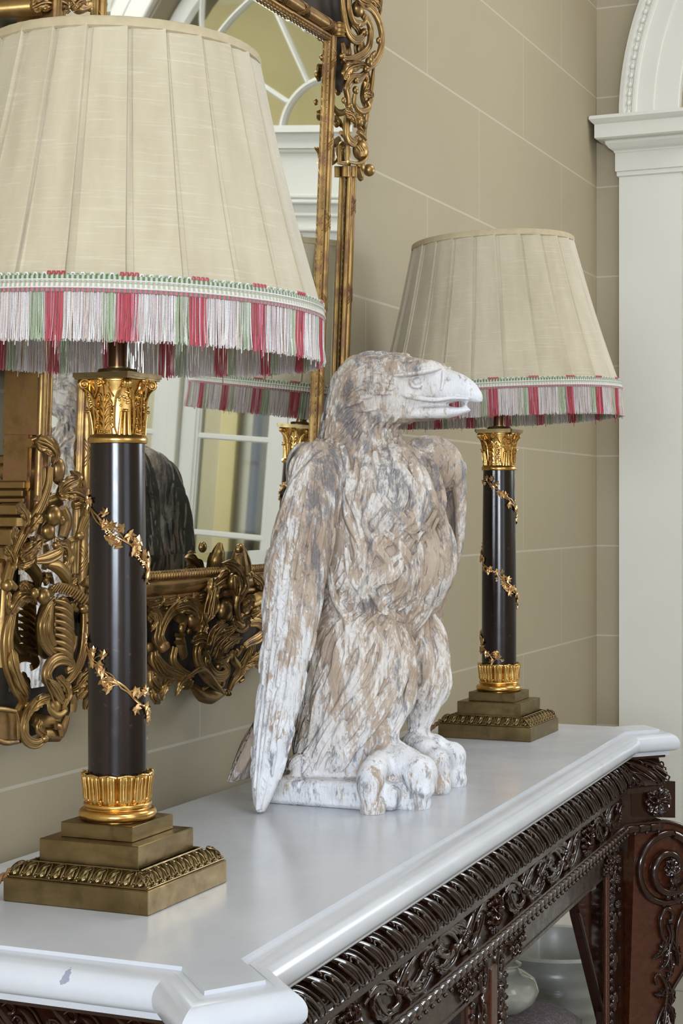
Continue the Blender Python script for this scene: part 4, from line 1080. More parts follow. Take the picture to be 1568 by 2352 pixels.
    for a in (0, 2*PI/3, 4*PI/3): g.tube([cyl(RT, a, ZT), cyl(.010, a, ZT-.030)], .0016, 6)
    g.lathe([(.006, .10), (.012, .11), (.012, ZT-.034), (.016, ZT-.030), (.010, ZT-.022), (.004, ZT-.016)], k=20)
    g.build('wire_frame', M['brass'], S)
    g = G(); pr = [(RT+.0032, ZT-.010), (RT+.0055, ZT-.008), (RT+.0045, ZT+.001), (RT+.001, ZT+.0035), (RT-.004, ZT+.002), (RT-.005, ZT-.006)]; g.lathe(pr, k=120, cap=False, rfun=lambda r, z, a: r+.0005*math.sin(a*53)); g.build('top_binding', M['binding'], S, smooth=50)
    # gimp braid with woven ribs
    g = G(); K = 240; pr = [(RB+.0018, -.0100), (RB+.0052, -.0088), (RB+.0056, -.0030), (RB+.0046, .0020), (RB+.0046, .0070), (RB+.0030, .0096), (RB-.001, .0100)]
    base = g.n; g.lathe(pr, k=K, cap=False)
    o = g.build('gimp_braid', [M['gimp'], M['t_red'], M['t_green'], M['t_white']], S, smooth=60, fix=False); me = o.data
    uvl = me.uv_layers.new(name='UVMap')
    for p in me.polygons:
        us = []
        for li in p.loop_indices:
            co = me.vertices[me.loops[li].vertex_index].co; us.append(math.atan2(co.y, co.x)/(2*PI))
        for li, u in zip(p.loop_indices, us):
            if max(us)-min(us) > .5 and u < 0: u += 1
            co = me.vertices[me.loops[li].vertex_index].co; uvl.data[li].uv = (u, (co.z+.010)/.020)
    # picot loops above the braid
    g = G(); nl = 300
    NPd = 20
    def band(a):
        f = ((a/(2*PI))*NPd+.30) % 1.0
        return 'red' if f < .27 else ('green' if f > .80 else 'white')
    for i in range(nl):
        a = 2*PI*i/nl; b = band(a); m = 0 if b == 'red' else (1 if i % 2 else 2); h = .0030 if b == 'red' else .0014
        g.tube([cyl(RB+.0030, a, .0085), cyl(RB+.0042, a+PI/nl*.4, .0092+h), cyl(RB+.0042, a+PI/nl*1.2, .0092+h), cyl(RB+.0030, a+PI/nl*1.6, .0085)], .0010, 5, mat=m)
    for rr, zz, m in ((RB+.0058, -.0045, 2), (RB+.0050, .0035, 2)):
        g.tube([cyl(rr, a, zz) for a in np.linspace(0, 2*PI, 241)[:-1]], .0008, 5, closed=True, mat=m)
    g.build('picot_edge', [M['t_red'], M['t_green'], M['t_white']], S, smooth=60)
    # fringe of cut threads
    g = G(); ns = 3200
    mats = [M['t_white'], M['t_beige'], M['t_lilac'], M['t_green'], M['t_red'], M['t_rose']]
    for i in range(ns):
        a = 2*PI*(i+rnd.uniform(-.4, .4))/ns; b = band(a+rnd.gauss(0, .0035)); r = RB+.003+rnd.uniform(-.0018, .0016)
        if b == 'red': m = 4 if rnd.random() < .80 else rnd.choice((5, 2, 5))
        elif b == 'green': m = 3 if rnd.random() < .72 else rnd.choice((0, 1, 0))
        else: m = rnd.choice((0, 0, 0, 0, 1, 1, 2, 2))
        Lg = .0500+rnd.uniform(-.0022, .0022); 
        if rnd.random() < .02: Lg += rnd.uniform(.003, .009)
        sw = rnd.gauss(0, .0075)+.010*math.sin(a*31+2*math.sin(a*9))*.35; so = rnd.gauss(.0010, .0012)
        P = np.array([cyl(r+so*t*t, a+sw*t*t*.6, -.009-Lg*t) for t in (0, .33, .66, 1.0)])
        g.tube(P, [.00042, .00044, .00048, .00064], 4, mat=m)
    fr = g.build('fringe', mats, S, smooth=60, fix=False); fr['kind'] = 'stuff'
    return L
lamp1 = make_lamp('table_lamp', (1.755, 1.040, TZ), 'nearest lamp, its big pleated shade cut off by the left edge of the view', 3.677+.419/.171*2*PI, .15, .47, (.019, .008, 0), 3, shade_rot=.05)
lamp2 = make_lamp('table_lamp', (3.286, 1.068, TZ), 'farther lamp at the far end of the marble, behind the eagle beak', 3.454+.315/.171*2*PI, .15, .515, (-.0385, -.0165, 0), 11, shade_rot=.11)
def flex(name, pts, parent):
    g = G(); P = cr(pts, 10); n = len(P); L_ = np.concatenate([[0], np.cumsum(np.linalg.norm(np.diff(P, axis=0), axis=1))])
    for k in range(2):
        Q = []
        for i in range(n):
            a = L_[i]/.022*2*PI+k*PI; T = nrm(P[min(i+1, n-1)]-P[max(i-1, 0)]); u = nrm(np.cross(T, (0, 0, 1))); v = np.cross(u, T); Q.append(P[i]+(u*math.cos(a)+v*math.sin(a))*.0024)
        g.tube(Q, .0025, 7)
    o = g.build(name, M['flex'], parent, smooth=60); return o
flex('flex', [(-.050, .088, .034), (-.070, .100, .030), (-.105, .112, .014), (-.16, .125, .0055), (-.24, .15, .0055), (-.255, .19, .0055)], lamp1)
flex('flex', [(-.050, .088, .034), (-.070, .098, .030), (-.10, .110, .016), (-.15, .12, .0055), (-.24, .13, .0055), (-.36, .16, .0055)], lamp2)
# ------------------------------------------------------------------ carved and gilded wall mirror, leaning slightly forward
MT = .041; MN = nrm((0, 1, MT)); MU = nrm((0, -MT, 1)); MO = np.array([0, 1.310, 1.02])
def MP(X, h, o=0.0): return MO+np.array([X, 0, 0])+MU*h-MN*o
def mq(px, py, o=0.0):
    p = on_plane(px, py, MO-MN*o, MN); return p
def mxh(px, py, o=0.0):
    p = mq(px, py, o)-MO; return float(p[0]), float(p @ MU)
MORG = np.array([2.4, 1.31, 1.5])
mir = empty('wall_mirror', tuple(MORG), 'large mirror in a carved gilded scrollwork frame hanging on the wall behind the lamps', 'mirror')
class MG(G):
    def build(s, name, mats, parent=None, **k):
        s.v = [v-MORG for v in s.v]; return G.build(s, name, mats, mir if parent is None else parent, **k)
def mflat(g, poly, o0, o1, mat=0):
    """poly of (X,h) made into a slab between offsets o0 and o1"""
    g.slab([MP(x, h, o0) for x, h in poly], -MN*(o1-o0), mat)
X_IR = mxh(756, 400, .012)[0]; X_IL = mxh(203, 1000, .012)[0]; X_OR = mxh(806, 600, .012)[0]; X_OL = mxh(98, 930, .03)[0]
H_B = mxh(470, 1316, .01)[1]; cx_, H_C = mxh(765, 66, .012)
X_C = (X_IL+X_IR)/2
sx, sh = mxh(640, -14, .012); SL = (sh-H_C)/(sx-cx_)      # slope of the raked top rail
H_P = H_C+SL*(X_C+.22-X_IR)                                   # it meets a level head
GL = [(X_IL, H_B), (X_IR, H_B), (X_IR, H_C), (X_C+.22, H_P), (X_C-.22, H_P), (X_IL, H_C)]
def inset(poly, d):
    n = len(poly); out = []
    P = [np.array(p) for p in poly]
    for i in range(n):
        a, b, c = P[i-1], P[i], P[(i+1) % n]; d1, d2 = nrm(b-a), nrm(c-b); n1, n2 = np.array([-d1[1], d1[0]]), np.array([-d2[1], d2[0]])
        out.append(b+(n1+n2)*d/(1+n1 @ n2))
    return out
GI = inset(GL, .032)
g = MG(); g.slab([MP(x, h, .004) for x, h in GI], MN*.003)
o = g.build('mirror_glass', M['mirror'], smooth=0)
g = MG(); n = len(GL)
for i in range(n):
    a, b, c, d = GL[i], GL[(i+1) % n], GI[(i+1) % n], GI[i]
    g.slab([MP(*a, .0015), MP(*b, .0015), MP(c[0], c[1], .004), MP(d[0], d[1], .004)], MN*.003)
g.build('bevelled_edge', M['mirror'], smooth=0)
OUTL = [(X_OL, H_B-.05), (X_OR, H_B-.05), (X_OR, H_C+.06), (X_OR-.05, H_C+.5), (X_OL+.05, H_C+.5), (X_OL, H_C+.06)]
g = MG()
for poly in ([(X_IR, H_B-.05), (X_OR, H_B-.05), (X_OR, H_C-.10), (X_IR, H_C-.10)],):
    mflat(g, poly, .001, .004)
g.build('border_glass', M['mirror'], smooth=0); g = MG()
for poly in ([(X_OL, H_B-.02), (X_IL, H_B-.02), (X_IL, H_C), (X_OL, H_C)],): mflat(g, poly, .001, .004)
x0, h0 = mxh(24, 1420, .0); x1, h1 = mxh(100, 1575, .0)
mflat(g, [(x0, h1), (x1, h1), (x1, H_B-.02), (x0, H_B-.02)], .001, .004)
g.build('border_glass', M['mirror'], smooth=0)
for nm, poly in (('apron_shade_sheet', [(390, 1338), (640, 1325), (640, 1500), (560, 1525), (525, 1580), (460, 1586), (435, 1562), (385, 1558), (335, 1535), (200, 1500), (200, 1338)]), ('corner_ground', [(12, 1320), (200, 1320), (213, 1568), (165, 1590), (140, 1660), (60, 1690), (0, 1690), (-30, 1600), (-30, 1400)])):
    g = MG(); g.slab([mq(a, b, -.012) for a, b in poly], -MN*.008); g.build(nm, M['backboard'], smooth=0)  # the apron's dark sheet stands in for shadow on the wall behind
g = MG(); mflat(g, [(X_OL+.004, H_B-.06), (X_OR-.004, H_B-.06), (X_OR-.004, H_C+.40), (X_OL+.004, H_C+.40)], -.024, -.004); g.build('backboard', M['backboard'], smooth=0)
def rail(g, A, B, w_=.0066, reverse=False, ribbons=True, s=1):
    """reeded rail between two (X,h) points: beaded fillet, cove and a fat ribbon-bound reed"""
    A, B = np.array(A, float), np.array(B, float); d = nrm(B-A); nn = np.array([-d[1], d[0]])*s
    def P(t, c, o): q = A+(B-A)*t+nn*c; return MP(q[0], q[1], o)
    L_ = np.linalg.norm(B-A)
    g.tube([P(0, 0, .006+w_*.6), P(1, 0, .006+w_*.6)], w_, 18, up=-MN, ridge=(.10, 6))
    g.tube([P(0, w_*1.3, .007), P(1, w_*1.3, .007)], w_*.42, 10); g.tube([P(0, -w_*1.2, .007), P(1, -w_*1.2, .007)], w_*.40, 10)
    g.slab([P(0, -w_*1.5, .002), P(1, -w_*1.5, .002), P(1, w_*2.1, .002), P(0, w_*2.1, .002)], -MN*.005)
    nb = int(L_/.013)
    for k in range(nb):
        t0, t1 = (k+.08)/nb, (k+.92)/nb; g.tube([P(t0, w_*1.95, .0075), P((t0+t1)/2, w_*2.0, .008), P(t1, w_*1.95, .0075)], [w_*.26, w_*.34, w_*.26], 7)
    if ribbons:
        nr = int(L_/.16)
        for k in range(nr+1):
            tc = (k+.35)/(nr+.7)
            for sg in (-1, 1):
                for j in range(3):
                    q = []
                    for a in np.linspace(-PI*.55, PI*.55, 9):
                        tt = tc+(sg*a*.010+(j-1)*.0055)/L_; q.append(P(tt, w_*1.06*math.sin(a), .006+w_*.6+w_*1.06*math.cos(a)))
                    g.tube(q, .0010, 5)
g = MG(); rail(g, (X_IR, H_B-.02), (X_IR, H_C), s=1); g.build('inner_stile', M['giltworn'], smooth=45)
g = MG(); rail(g, (X_IL, H_C), (X_IL, H_B-.02), s=1); g.build('inner_stile', M['giltworn'], smooth=45)
g = MG(); rail(g, (X_IR+.004, H_C+.001), (X_C+.22, H_P), .0105, s=1); g.build('raked_rail', M['giltworn'], smooth=45)
g = MG(); rail(g, (X_C-.22, H_P), (X_IL-.004, H_C+.001), .0115, s=1); g.build('raked_rail', M['giltworn'], smooth=45)
g = MG(); rail(g, (X_C+.22, H_P), (X_C-.22, H_P), .0115, s=1); g.build('head_rail', M['giltworn'], smooth=45)
g = MG()
g.tube([MP(X_IR+.004, H_C-.012, .018), MP(X_IR+.004, H_C+.012, .018)], .0125, 16, ridge=(.1, 6))
for k in range(4): g.tube([MP(X_IR+.004+.013*math.sin(a), H_C-.012+.008*k+.003*math.sin(a), .018+.013*math.cos(a)) for a in np.linspace(-1.6, 1.6, 9)], .0010, 5)
g.build('corner_binding', M['gilt'], smooth=45)
g = MG(); rail(g, (X_OR, H_B-.05), (X_OR, mxh(800, 395, .012)[1]), .0062, s=1); g.tube([MP(X_OR-.022, H_B-.05, .012), MP(X_OR-.022, mxh(800, 395, .012)[1], .012)], .0050, 10); g.build('outer_stile', M['giltworn'], smooth=45)
# bottom rail with bead row and ogee
g = MG()
a_, b_ = X_IL+.01, X_IR+.02
nb = int((b_-a_)/.0085)
for k in range(nb):
    x = a_+(b_-a_)*(k+.5)/nb; g.ball(MP(x, H_B, .012), .0046, 8, 6, sc=(.85, 1, 1.1))
g.tube([MP(a_, H_B-.018, .014), MP(b_, H_B-.018, .014)], .0115, 18, up=-MN, ridge=(.06, 5)); g.tube([MP(a_, H_B-.034, .016), MP(b_, H_B-.034, .016)], .0070, 12)
g.slab([MP(a_, H_B-.060, -.002), MP(b_, H_B-.060, -.002), MP(b_, H_B-.002, -.002), MP(a_, H_B-.002, -.002)], -MN*.012)
g.tube([MP(a_, H_B-.052, .008), MP(b_, H_B-.052, .008)], .010, 12)
g.build('bottom_rail', M['giltworn'], smooth=45)
# left outer stile: deep moulded side
g = MG()
hA, hB = mxh(100, 1000, .03)[1], H_C+.05
for (x, o0, o1, hA) in ((X_OL, -.026, .030, hA), (X_OL+.004, -.026, .012, hA-.10)): g.slab([MP(x-.008, hA, o0), MP(x+.004, hA, o0), MP(x+.004, hB, o0), MP(x-.008, hB, o0)], -MN*(o1-o0))
g.tube([MP(X_OL-.004, hA, .030), MP(X_OL-.004, hB, .030)], .0052, 10)
for dx, rr, oo in ((.012, .0058, .024), (.026, .0066, .020), (.038, .0040, .013), (.006, .0035, .027)): g.tube([MP(X_OL+dx, hA, oo), MP(X_OL+dx, hB, oo)], rr, 12)
g.slab([MP(X_OL+.002, hA, -.002), MP(X_OL+.046, hA, -.002), MP(X_OL+.046, hB, -.002), MP(X_OL+.002, hB, -.002)], -MN*.016)
for k in range(6):
    for j in range(7): g.tube([MP(X_OL+.006+.036*t, hA+.13+.22*k+.004*j-.05*t, .027-.010*t*t) for t in np.linspace(0, 1, 7)], .0016, 5)
g.build('outer_stile', M['giltworn'], smooth=45)

# ---- carving: scrolls, leaves, buds traced on the mirror's own plane
rc = random.Random(5)
class Carve:
    def __init__(s, ox, oy, sc, t, base=.012):
        s.ox, s.oy, s.sc, s.k, s.base = ox, oy, sc, t*1.06*1.14/FOC/sc, base; s.g = MG()
    def P(s, pts, o): return np.array([mq(s.ox+a/s.sc, s.oy+b/s.sc, (s.base+(o if np.isscalar(o) else o[i]))) for i, (a, b) in enumerate(pts)])
    def S(s, pts, r, o=0.0, flat=.85, ridge=(.16, 5), k=16, n=7):
        P = s.P(pts, o); P = cr(P, n); rr = np.array(r if not np.isscalar(r) else [r*.75, r, r, r*.8])*s.k
        s.g.tube(P, list(rr), k, up=-MN, flat=flat, ridge=ridge)
    def R(s, pts, r, o=0.0):                            # rimmed scroll: body with two fine rolls on its edges
        P = cr(s.P(pts, o), 7); n = len(P); T = np.gradient(P, axis=0); T /= np.maximum(np.linalg.norm(T, axis=1, keepdims=True), 1e-9); B = np.cross(T, -MN)
        rr = np.interp(np.linspace(0, 1, n), np.linspace(0, 1, len(r) if not np.isscalar(r) else 2), r if not np.isscalar(r) else [r, r*.8])*s.k
        s.g.tube(P, list(rr), 16, up=-MN, flat=.55)
        for q, f in ((-.80, .30), (.80, .30), (0, .22)): s.g.tube(P+B*(rr*q)[:, None]-MN*(rr*(.28 if q else .48))[:, None], list(rr*f), 8)
        e = P[-1]; s.g.ball(e-MN*rr[-1]*.3, rr[-1]*1.15, 14, 9)
    def L(s, pts, W, o=0.0, lobes=5, cup=.1, flute=.30, arch=.35, th=.28):
        P = cr(s.P(pts, o), 8); n = len(P); Wm = W*s.k; P = P-MN*(np.sin(np.linspace(0, PI, n))*Wm*arch)[:, None]
        s.g.leaf(P, -MN, Wm, th=Wm*th, lobes=lobes, scal=.34, flute=flute, cup=cup, nv=17)
        s.g.tube(P-MN*Wm*.03, [Wm*.10, Wm*.15, Wm*.05], 7, up=-MN)
    def B(s, x, y, r, o=0.0, sc=(1, .7, 1)): s.g.ball(s.P([(x, y)], o)[0], r*s.k, 20, 13, sc=sc)
    def veins(s, pts, r, n=5, spread=1.0, o=0.006):
        P = cr(s.P(pts, o), 7); m = len(P); T = np.gradient(P, axis=0); T /= np.maximum(np.linalg.norm(T, axis=1, keepdims=True), 1e-9); B = np.cross(T, -MN)
        for j in range(n):
            q = (j/(n-1)-.5)*2; w_ = np.sin(np.linspace(.15, 1, m)*PI*.55)*r*s.k*spread*q
            s.g.tube(P+B*w_[:, None]-MN*(abs(q) < 2)*(.006*(1-q*q)), [r*s.k*.05, r*s.k*.14, r*s.k*.13, r*s.k*.04], 6)
    def done(s, name): return s.g.build(name, M['gilt'], smooth=60, fix=False)

# lower left corner ornament, lower half
c = Carve(0, 1300, 5.6, 2.36)
c.R([(170, 560), (105, 760), (75, 1000), (110, 1300), (200, 1560), (330, 1800)], [40, 70, 78, 80, 70, 40], .008)
c.S([(60, 120), (55, 420), (40, 700), (30, 1000), (30, 1300)], 55, -.004)
c.L([(150, 600), (230, 420), (360, 390), (480, 500)], 95, .012, 4); c.L([(120, 330), (90, 500), (110, 640)], 50, .010, 3)
c.L([(150, 1070), (165, 1290), (240, 1500), (370, 1700)], 85, .014, 2, flute=.2); c.veins([(160, 1150), (190, 1350), (260, 1520), (340, 1650)], 70, 5)
c.B(800, 800, 200, .004, (1.0, .45, 1.75))
c.R([(700, 420), (600, 560), (535, 760), (560, 960), (660, 1110), (800, 1180)], [35, 60, 66, 60, 50, 35], .018)
c.S([(660, 470), (640, 680), (640, 860), (700, 1010)], 48, .020); c.S([(720, 1100), (860, 1140), (930, 1050), (965, 900)], 45, .016)
for k in range(8):
    y = 440+88*k; c.S([(700, y), (810, y+35), (900, y+110), (955-abs(k-3)*8, y+200)], [14, 40, 40, 16], .022, .8, None)
c.B(450, 350, 55, .024); c.B(560, 385, 85, .022, (1, .8, 1.05)); c.B(655, 330, 55, .022)
c.S([(660, 310), (780, 270), (900, 300), (1010, 370), (1120, 440)], [50, 46, 46, 52, 40], .022, 1.0, (.18, 9))
for k in range(14):
    t = k/13; x = lerp(700, 1100, t); y = 275+170*t*t; c.S([(x-34, y+60), (x+4, y+8), (x+34, y-42)], 12, .030, 1, None, 6, 3)
c.B(1075, 550, 70, .016, (1, .8, .8)); c.B(930, 500, 40, .016); c.S([(1000, 430), (950, 520), (990, 570)], 35, .014)
c.R([(1085, 600), (1085, 820), (1060, 1050), (1000, 1260), (900, 1440), (830, 1500)], [60, 76, 72, 66, 50, 30], .008)
c.L([(1180, 1350), (1060, 1420), (960, 1560), (890, 1620)], 100, .006, 5); c.veins([(1150, 1330), (1050, 1430), (960, 1530)], 80, 5)
c.L([(1190, 1480), (1120, 1600), (1090, 1850)], 110, .006, 3); c.S([(1160, 1560), (1180, 1700), (1150, 1850)], 50, .012); c.L([(990, 1700), (1060, 1620), (1180, 1530)], 60, .014, 3)
c.S([(1200, 800), (1185, 1100), (1200, 1300)], 40, -.004)
c.R([(850, 1350), (920, 1290), (870, 1215), (740, 1195), (630, 1270), (590, 1420), (680, 1590), (800, 1760)], [36, 44, 56, 66, 70, 66, 50, 20], .020)
c.S([(560, 1480), (690, 1540), (770, 1680), (790, 1790)], [30, 60, 60, 20], .018); c.L([(740, 1430), (830, 1560), (850, 1700), (800, 1850)], 75, .022, 4)
c.veins([(600, 1480), (700, 1590), (780, 1760)], 90, 6, o=.026)
c.R([(760, 1640), (560, 1690), (400, 1810), (300, 1980), (280, 2140), (360, 2260), (470, 2280), (560, 2220)], [30, 46, 56, 60, 60, 55, 50, 40], .014)
c.L([(640, 1700), (500, 1740), (410, 1830), (340, 1980)], 70, .024, 4); c.S([(620, 1740), (640, 1850), (740, 1920), (830, 1860), (810, 1790)], [25, 35, 45, 40, 36], .020)
c.B(690, 1800, 95, .014); c.L([(530, 1980), (480, 2090), (560, 2160), (600, 2180)], 60, .014, 3); c.S([(420, 1960), (500, 2000), (620, 2020), (740, 1990)], 90, .000, .5)
c.S([(925, 1650), (940, 1760), (930, 1880)], 52, .016); c.S([(860, 1930), (820, 2060), (780, 2190)], 50, .008); c.S([(500, 2200), (620, 2170), (770, 2190)], 75, .004, .6)
c.S([(720, 2050), (770, 2080), (790, 2180)], 40, .012); c.S([(800, 1780), (760, 1900), (740, 2000)], 70, .004, .6)
c.g.slab([mq(0+a/5.6, 1300+b/5.6, .004) for a, b in ((-260, 1830), (205, 1850), (215, 2230), (60, 2270), (-260, 2200))], -MN*.020)
c.S([(-260, 1850), (0, 1840), (200, 1870)], 30, .020); c.S([(-100, 2200), (60, 2270), (230, 2260)], 30, .016); c.S([(205, 1870), (230, 2000), (235, 2230)], 24, .020)
c.S([(330, 1700), (230, 1850), (180, 2000)], 50, .006)
c.L([(250, 300), (300, 240), (380, 330), (420, 360)], 50, .014, 3)
c.S([(1060, 200), (1130, 260), (1150, 420), (1210, 560)], 70, .002); c.B(1160, 330, 45, .010); c.L([(880, 240), (960, 160), (1000, 260)], 70, .012, 4)
c.done('lower_corner_carving')

# lower left corner ornament, upper half
c = Carve(0, 850, 4.9, 2.32)
c.R([(560, 1090), (530, 1300), (440, 1540), (320, 1740), (210, 1930), (120, 2180), (60, 2420)], [36, 48, 50, 50, 52, 54, 50], .020)
c.L([(420, 800), (520, 850), (600, 950), (600, 1060)], 95, .026, 3, flute=.2); c.S([(330, 820), (450, 800), (560, 790)], 60, .016)
c.B(655, 1120, 90, .018, (.9, .7, 1.25)); c.S([(600, 1210), (660, 1250), (740, 1280)], 40, .016)
c.L([(660, 1390), (740, 1290), (860, 1220), (800, 1130)], 80, .022, 3); c.L([(650, 1400), (800, 1370), (920, 1420), (990, 1500)], 90, .020, 4)
c.R([(820, 1520), (960, 1480), (990, 1560), (930, 1700), (880, 1860)], [40, 66, 70, 60, 40], .016); c.S([(700, 1550), (740, 1700), (700, 1880)], 70, .010); c.S([(940, 1250), (1000, 1400), (990, 1520), (960, 1640)], 28, .026)
c.B(600, 1640, 100, .020); c.B(540, 1810, 85, .016); c.B(690, 1690, 45, .022)
c.L([(470, 1640), (400, 1700), (330, 1790), (290, 1840)], 60, .026, 3); c.L([(200, 1510), (260, 1600), (290, 1700), (270, 1780)], 60, .022, 3)
c.L([(230, 2120), (330, 2020), (430, 1930), (460, 2000)], 85, .026, 4); c.L([(200, 2200), (290, 2170), (400, 2120)], 60, .024, 4); c.L([(60, 1990), (110, 2080), (140, 2200), (110, 2300)], 60, .022, 3); c.L([(180, 1760), (150, 1880), (190, 1990)], 45, .022, 3)
c.R([(400, 2140), (540, 2110), (660, 2040), (620, 1970)], [30, 56, 52, 34], .020); c.S([(520, 2180), (640, 2210), (740, 2330), (760, 2460)], [40, 70, 70, 40], .016); c.L([(620, 1990), (720, 2000), (740, 2150), (700, 2280)], 90, .018, 4)
c.S([(640, 1880), (650, 1960), (760, 1930), (880, 1880)], 36, .012); c.S([(790, 1980), (800, 2100), (770, 2260)], 40, .012)
c.L([(850, 2330), (800, 2380), (760, 2450)], 60, .016, 4)
c.S([(300, 1280), (400, 1290), (440, 1420), (360, 1560)], 110, -.002, .5); c.S([(490, 1100), (470, 1260), (400, 1480)], 40, .018)
c.S([(0, 2150), (30, 2280), (20, 2460)], 70, .004); c.S([(170, 2450), (90, 2380), (40, 2300)], 50, .012)
c.done('upper_corner_carving')
# mouldings returning to the wall on the outside of the frame
g = MG()
def ret(px, py, r, o=.022, flat=1.0, back=.012):
    p = mq(px, py, o); q = p.copy(); q[1] = WY-back; g.tube([q, p], [r, r], 16); g.ball(p, r*1.02, 14, 10)
ret(112, 1019, .0105, .026); ret(92, 1083, .0110, .020)
def retbox(px0, px1, py0, py1, X=None):
    a = mq(px1, py0, .012); b = mq(px1, py1, .012); x = a[0]; y1 = WY-.004; g.box((x+.010, (a[1]+y1)/2, (a[2]+b[2])/2), (.022, y1-a[1], a[2]-b[2]), bev=.002)
retbox(20, 76, 1044, 1066); retbox(0, 56, 1104, 1124); retbox(0, 52, 1124, 1142); retbox(0, 55, 1142, 1156); retbox(0, 39, 1158, 1184); retbox(0, 38, 1186, 1212); retbox(0, 25, 1214, 1255); retbox(0, 6, 1255, 1300)
g.build('side_mouldings', M['gilt'], smooth=40)

# carved apron in the middle of the bottom rail
c = Carve(330, 1220, 5.407, 2.72)
c.S([(1215, 165), (1195, 270), (1185, 400), (1190, 540)], [30, 78, 108, 112], .012, .9, (.12, 6)); c.B(1190, 225, 60, .026); c.S([(1150, 300), (1190, 285), (1240, 310)], 14, .036)
c.L([(1230, 600), (1170, 500), (1080, 420), (985, 395)], 85, .026, 2); c.S([(1250, 220), (1305, 380), (1315, 520)], [18, 28, 30], .016); c.B(1330, 540, 45, .020); c.B(1300, 560, 40, .022)
c.B(1110, 625, 90, .026); c.S([(1185, 560), (1185, 690), (1170, 800), (1150, 900), (1160, 1010), (1210, 1140)], [125, 130, 85, 46, 42, 38], .014, .85, (.12, 6))
for dx in (-60, 0, 60): c.S([(1185+dx, 560), (1200+dx*1.1, 690), (1180+dx*.4, 800)], [16, 28, 12], .034, 1, None)
c.L([(1360, 560), (1430, 640), (1460, 760), (1400, 800)], 80, .012, 3); c.S([(1500, 820), (1400, 900), (1300, 960), (1250, 1030), (1200, 1090)], [90, 125, 110, 50, 34], .016, .8, (.14, 6))
c.L([(1230, 1000), (1300, 900), (1320, 840), (1290, 800)], 80, .032, 3); c.L([(1340, 1050), (1420, 980), (1500, 900)], 70, .028, 3)
c.B(985, 985, 122, .014, (1, .75, 1)); c.B(1060, 1060, 50, .020)
c.L([(880, 600), (840, 760), (815, 920), (780, 1060), (770, 1160)], 125, .020, 3, flute=.22); c.veins([(860, 700), (830, 860), (800, 1050)], 95, 6, o=.03); c.L([(780, 1130), (720, 1220), (680, 1300), (720, 1400)], 90, .016, 5)
c.L([(1040, 570), (960, 600), (850, 680), (760, 740)], 100, .018, 2, flute=.12); c.S([(60, 700), (300, 690), (560, 660), (760, 620)], 45, .008)
for k in range(5): c.L([(40+185*k, 900-22*k), (130+185*k, 905-24*k), (220+185*k, 860-24*k), (250+185*k, 800-20*k)], 46, .014, 3)
c.S([(60, 900), (260, 880), (460, 850), (640, 810)], 34, .012)
c.R([(620, 1200), (690, 1120), (690, 990), (600, 905), (470, 910), (340, 990), (250, 1130), (200, 1300), (250, 1420)], [40, 50, 56, 60, 60, 56, 52, 50, 44], .014)
c.L([(420, 960), (520, 930), (620, 990), (670, 1100)], 80, .024, 4); c.S([(400, 1060), (470, 1090), (480, 1200)], 62, .010); c.B(600, 1090, 100, .008); c.B(470, 1210, 50, .012)
c.R([(80, 960), (160, 1060), (170, 1200), (150, 1340), (210, 1440)], [50, 62, 66, 60, 50], .012); c.L([(60, 1040), (110, 1120), (90, 1250)], 70, .018, 4)
c.S([(440, 1260), (450, 1380), (500, 1560)], 80, -.002, .6); c.S([(400, 1290), (500, 1290)], 30, .006); c.S([(390, 1380), (510, 1380)], 26, .006)
c.R([(110, 1490), (120, 1600), (220, 1720), (380, 1790), (560, 1810)], [60, 80, 76, 50, 22], .012); c.R([(370, 1440), (350, 1600), (420, 1720), (600, 1790)], [56, 56, 50, 22], .010)
c.veins([(130, 1560), (250, 1720), (450, 1800)], 60, 5, o=.022)
c.R([(690, 1370), (650, 1500), (680, 1660), (780, 1830), (900, 1940), (1000, 2010)], [56, 60, 56, 50, 34, 16], .018); c.L([(600, 1380), (700, 1330), (790, 1380), (760, 1460)], 70, .022, 4); c.B(760, 1560, 55, .012)
c.S([(740, 1480), (800, 1580), (780, 1640)], 40, .018)
for pts, W in ((((1010, 1160), (920, 1210), (850, 1300), (820, 1420)), 85), (((1190, 1320), (1070, 1370), (960, 1470), (880, 1590)), 75), (((1060, 1260), (980, 1340), (900, 1430), (850, 1560)), 70), (((1130, 1180), (1050, 1240), (960, 1280)), 60)):
    c.L(pts, W, .022, 4); c.veins(pts, W*.8, 5, o=.032)
c.S([(1100, 1130), (1140, 1215), (1220, 1245), (1290, 1190), (1290, 1110)], 19, .030, 1, None); c.S([(1150, 1130), (1210, 1180), (1240, 1160)], 34, .018)
c.R([(1300, 1130), (1400, 1120), (1460, 1200), (1420, 1310), (1300, 1380), (1220, 1440)], [50, 70, 80, 66, 46, 36], .010)
c.R([(1330, 1380), (1290, 1540), (1200, 1720), (1090, 1870), (1050, 2010)], [66, 74, 66, 50, 30], .006); c.veins([(1320, 1420), (1260, 1600), (1140, 1800)], 60, 5, o=.02)
c.R([(780, 1480), (780, 1640), (850, 1780), (960, 1800), (1030, 1720), (970, 1640), (910, 1680)], [40, 52, 60, 56, 50, 40, 36], .016); c.S([(1110, 1480), (1100, 1580), (1170, 1690), (1110, 1800)], [34, 46, 46, 20], .020)
c.S([(1150, 1560), (1200, 1480), (1210, 1420)], 24, .014); c.L([(880, 1560), (950, 1600), (1030, 1560), (1100, 1480)], 60, .022, 4); c.B(1150, 1500, 40, .012)
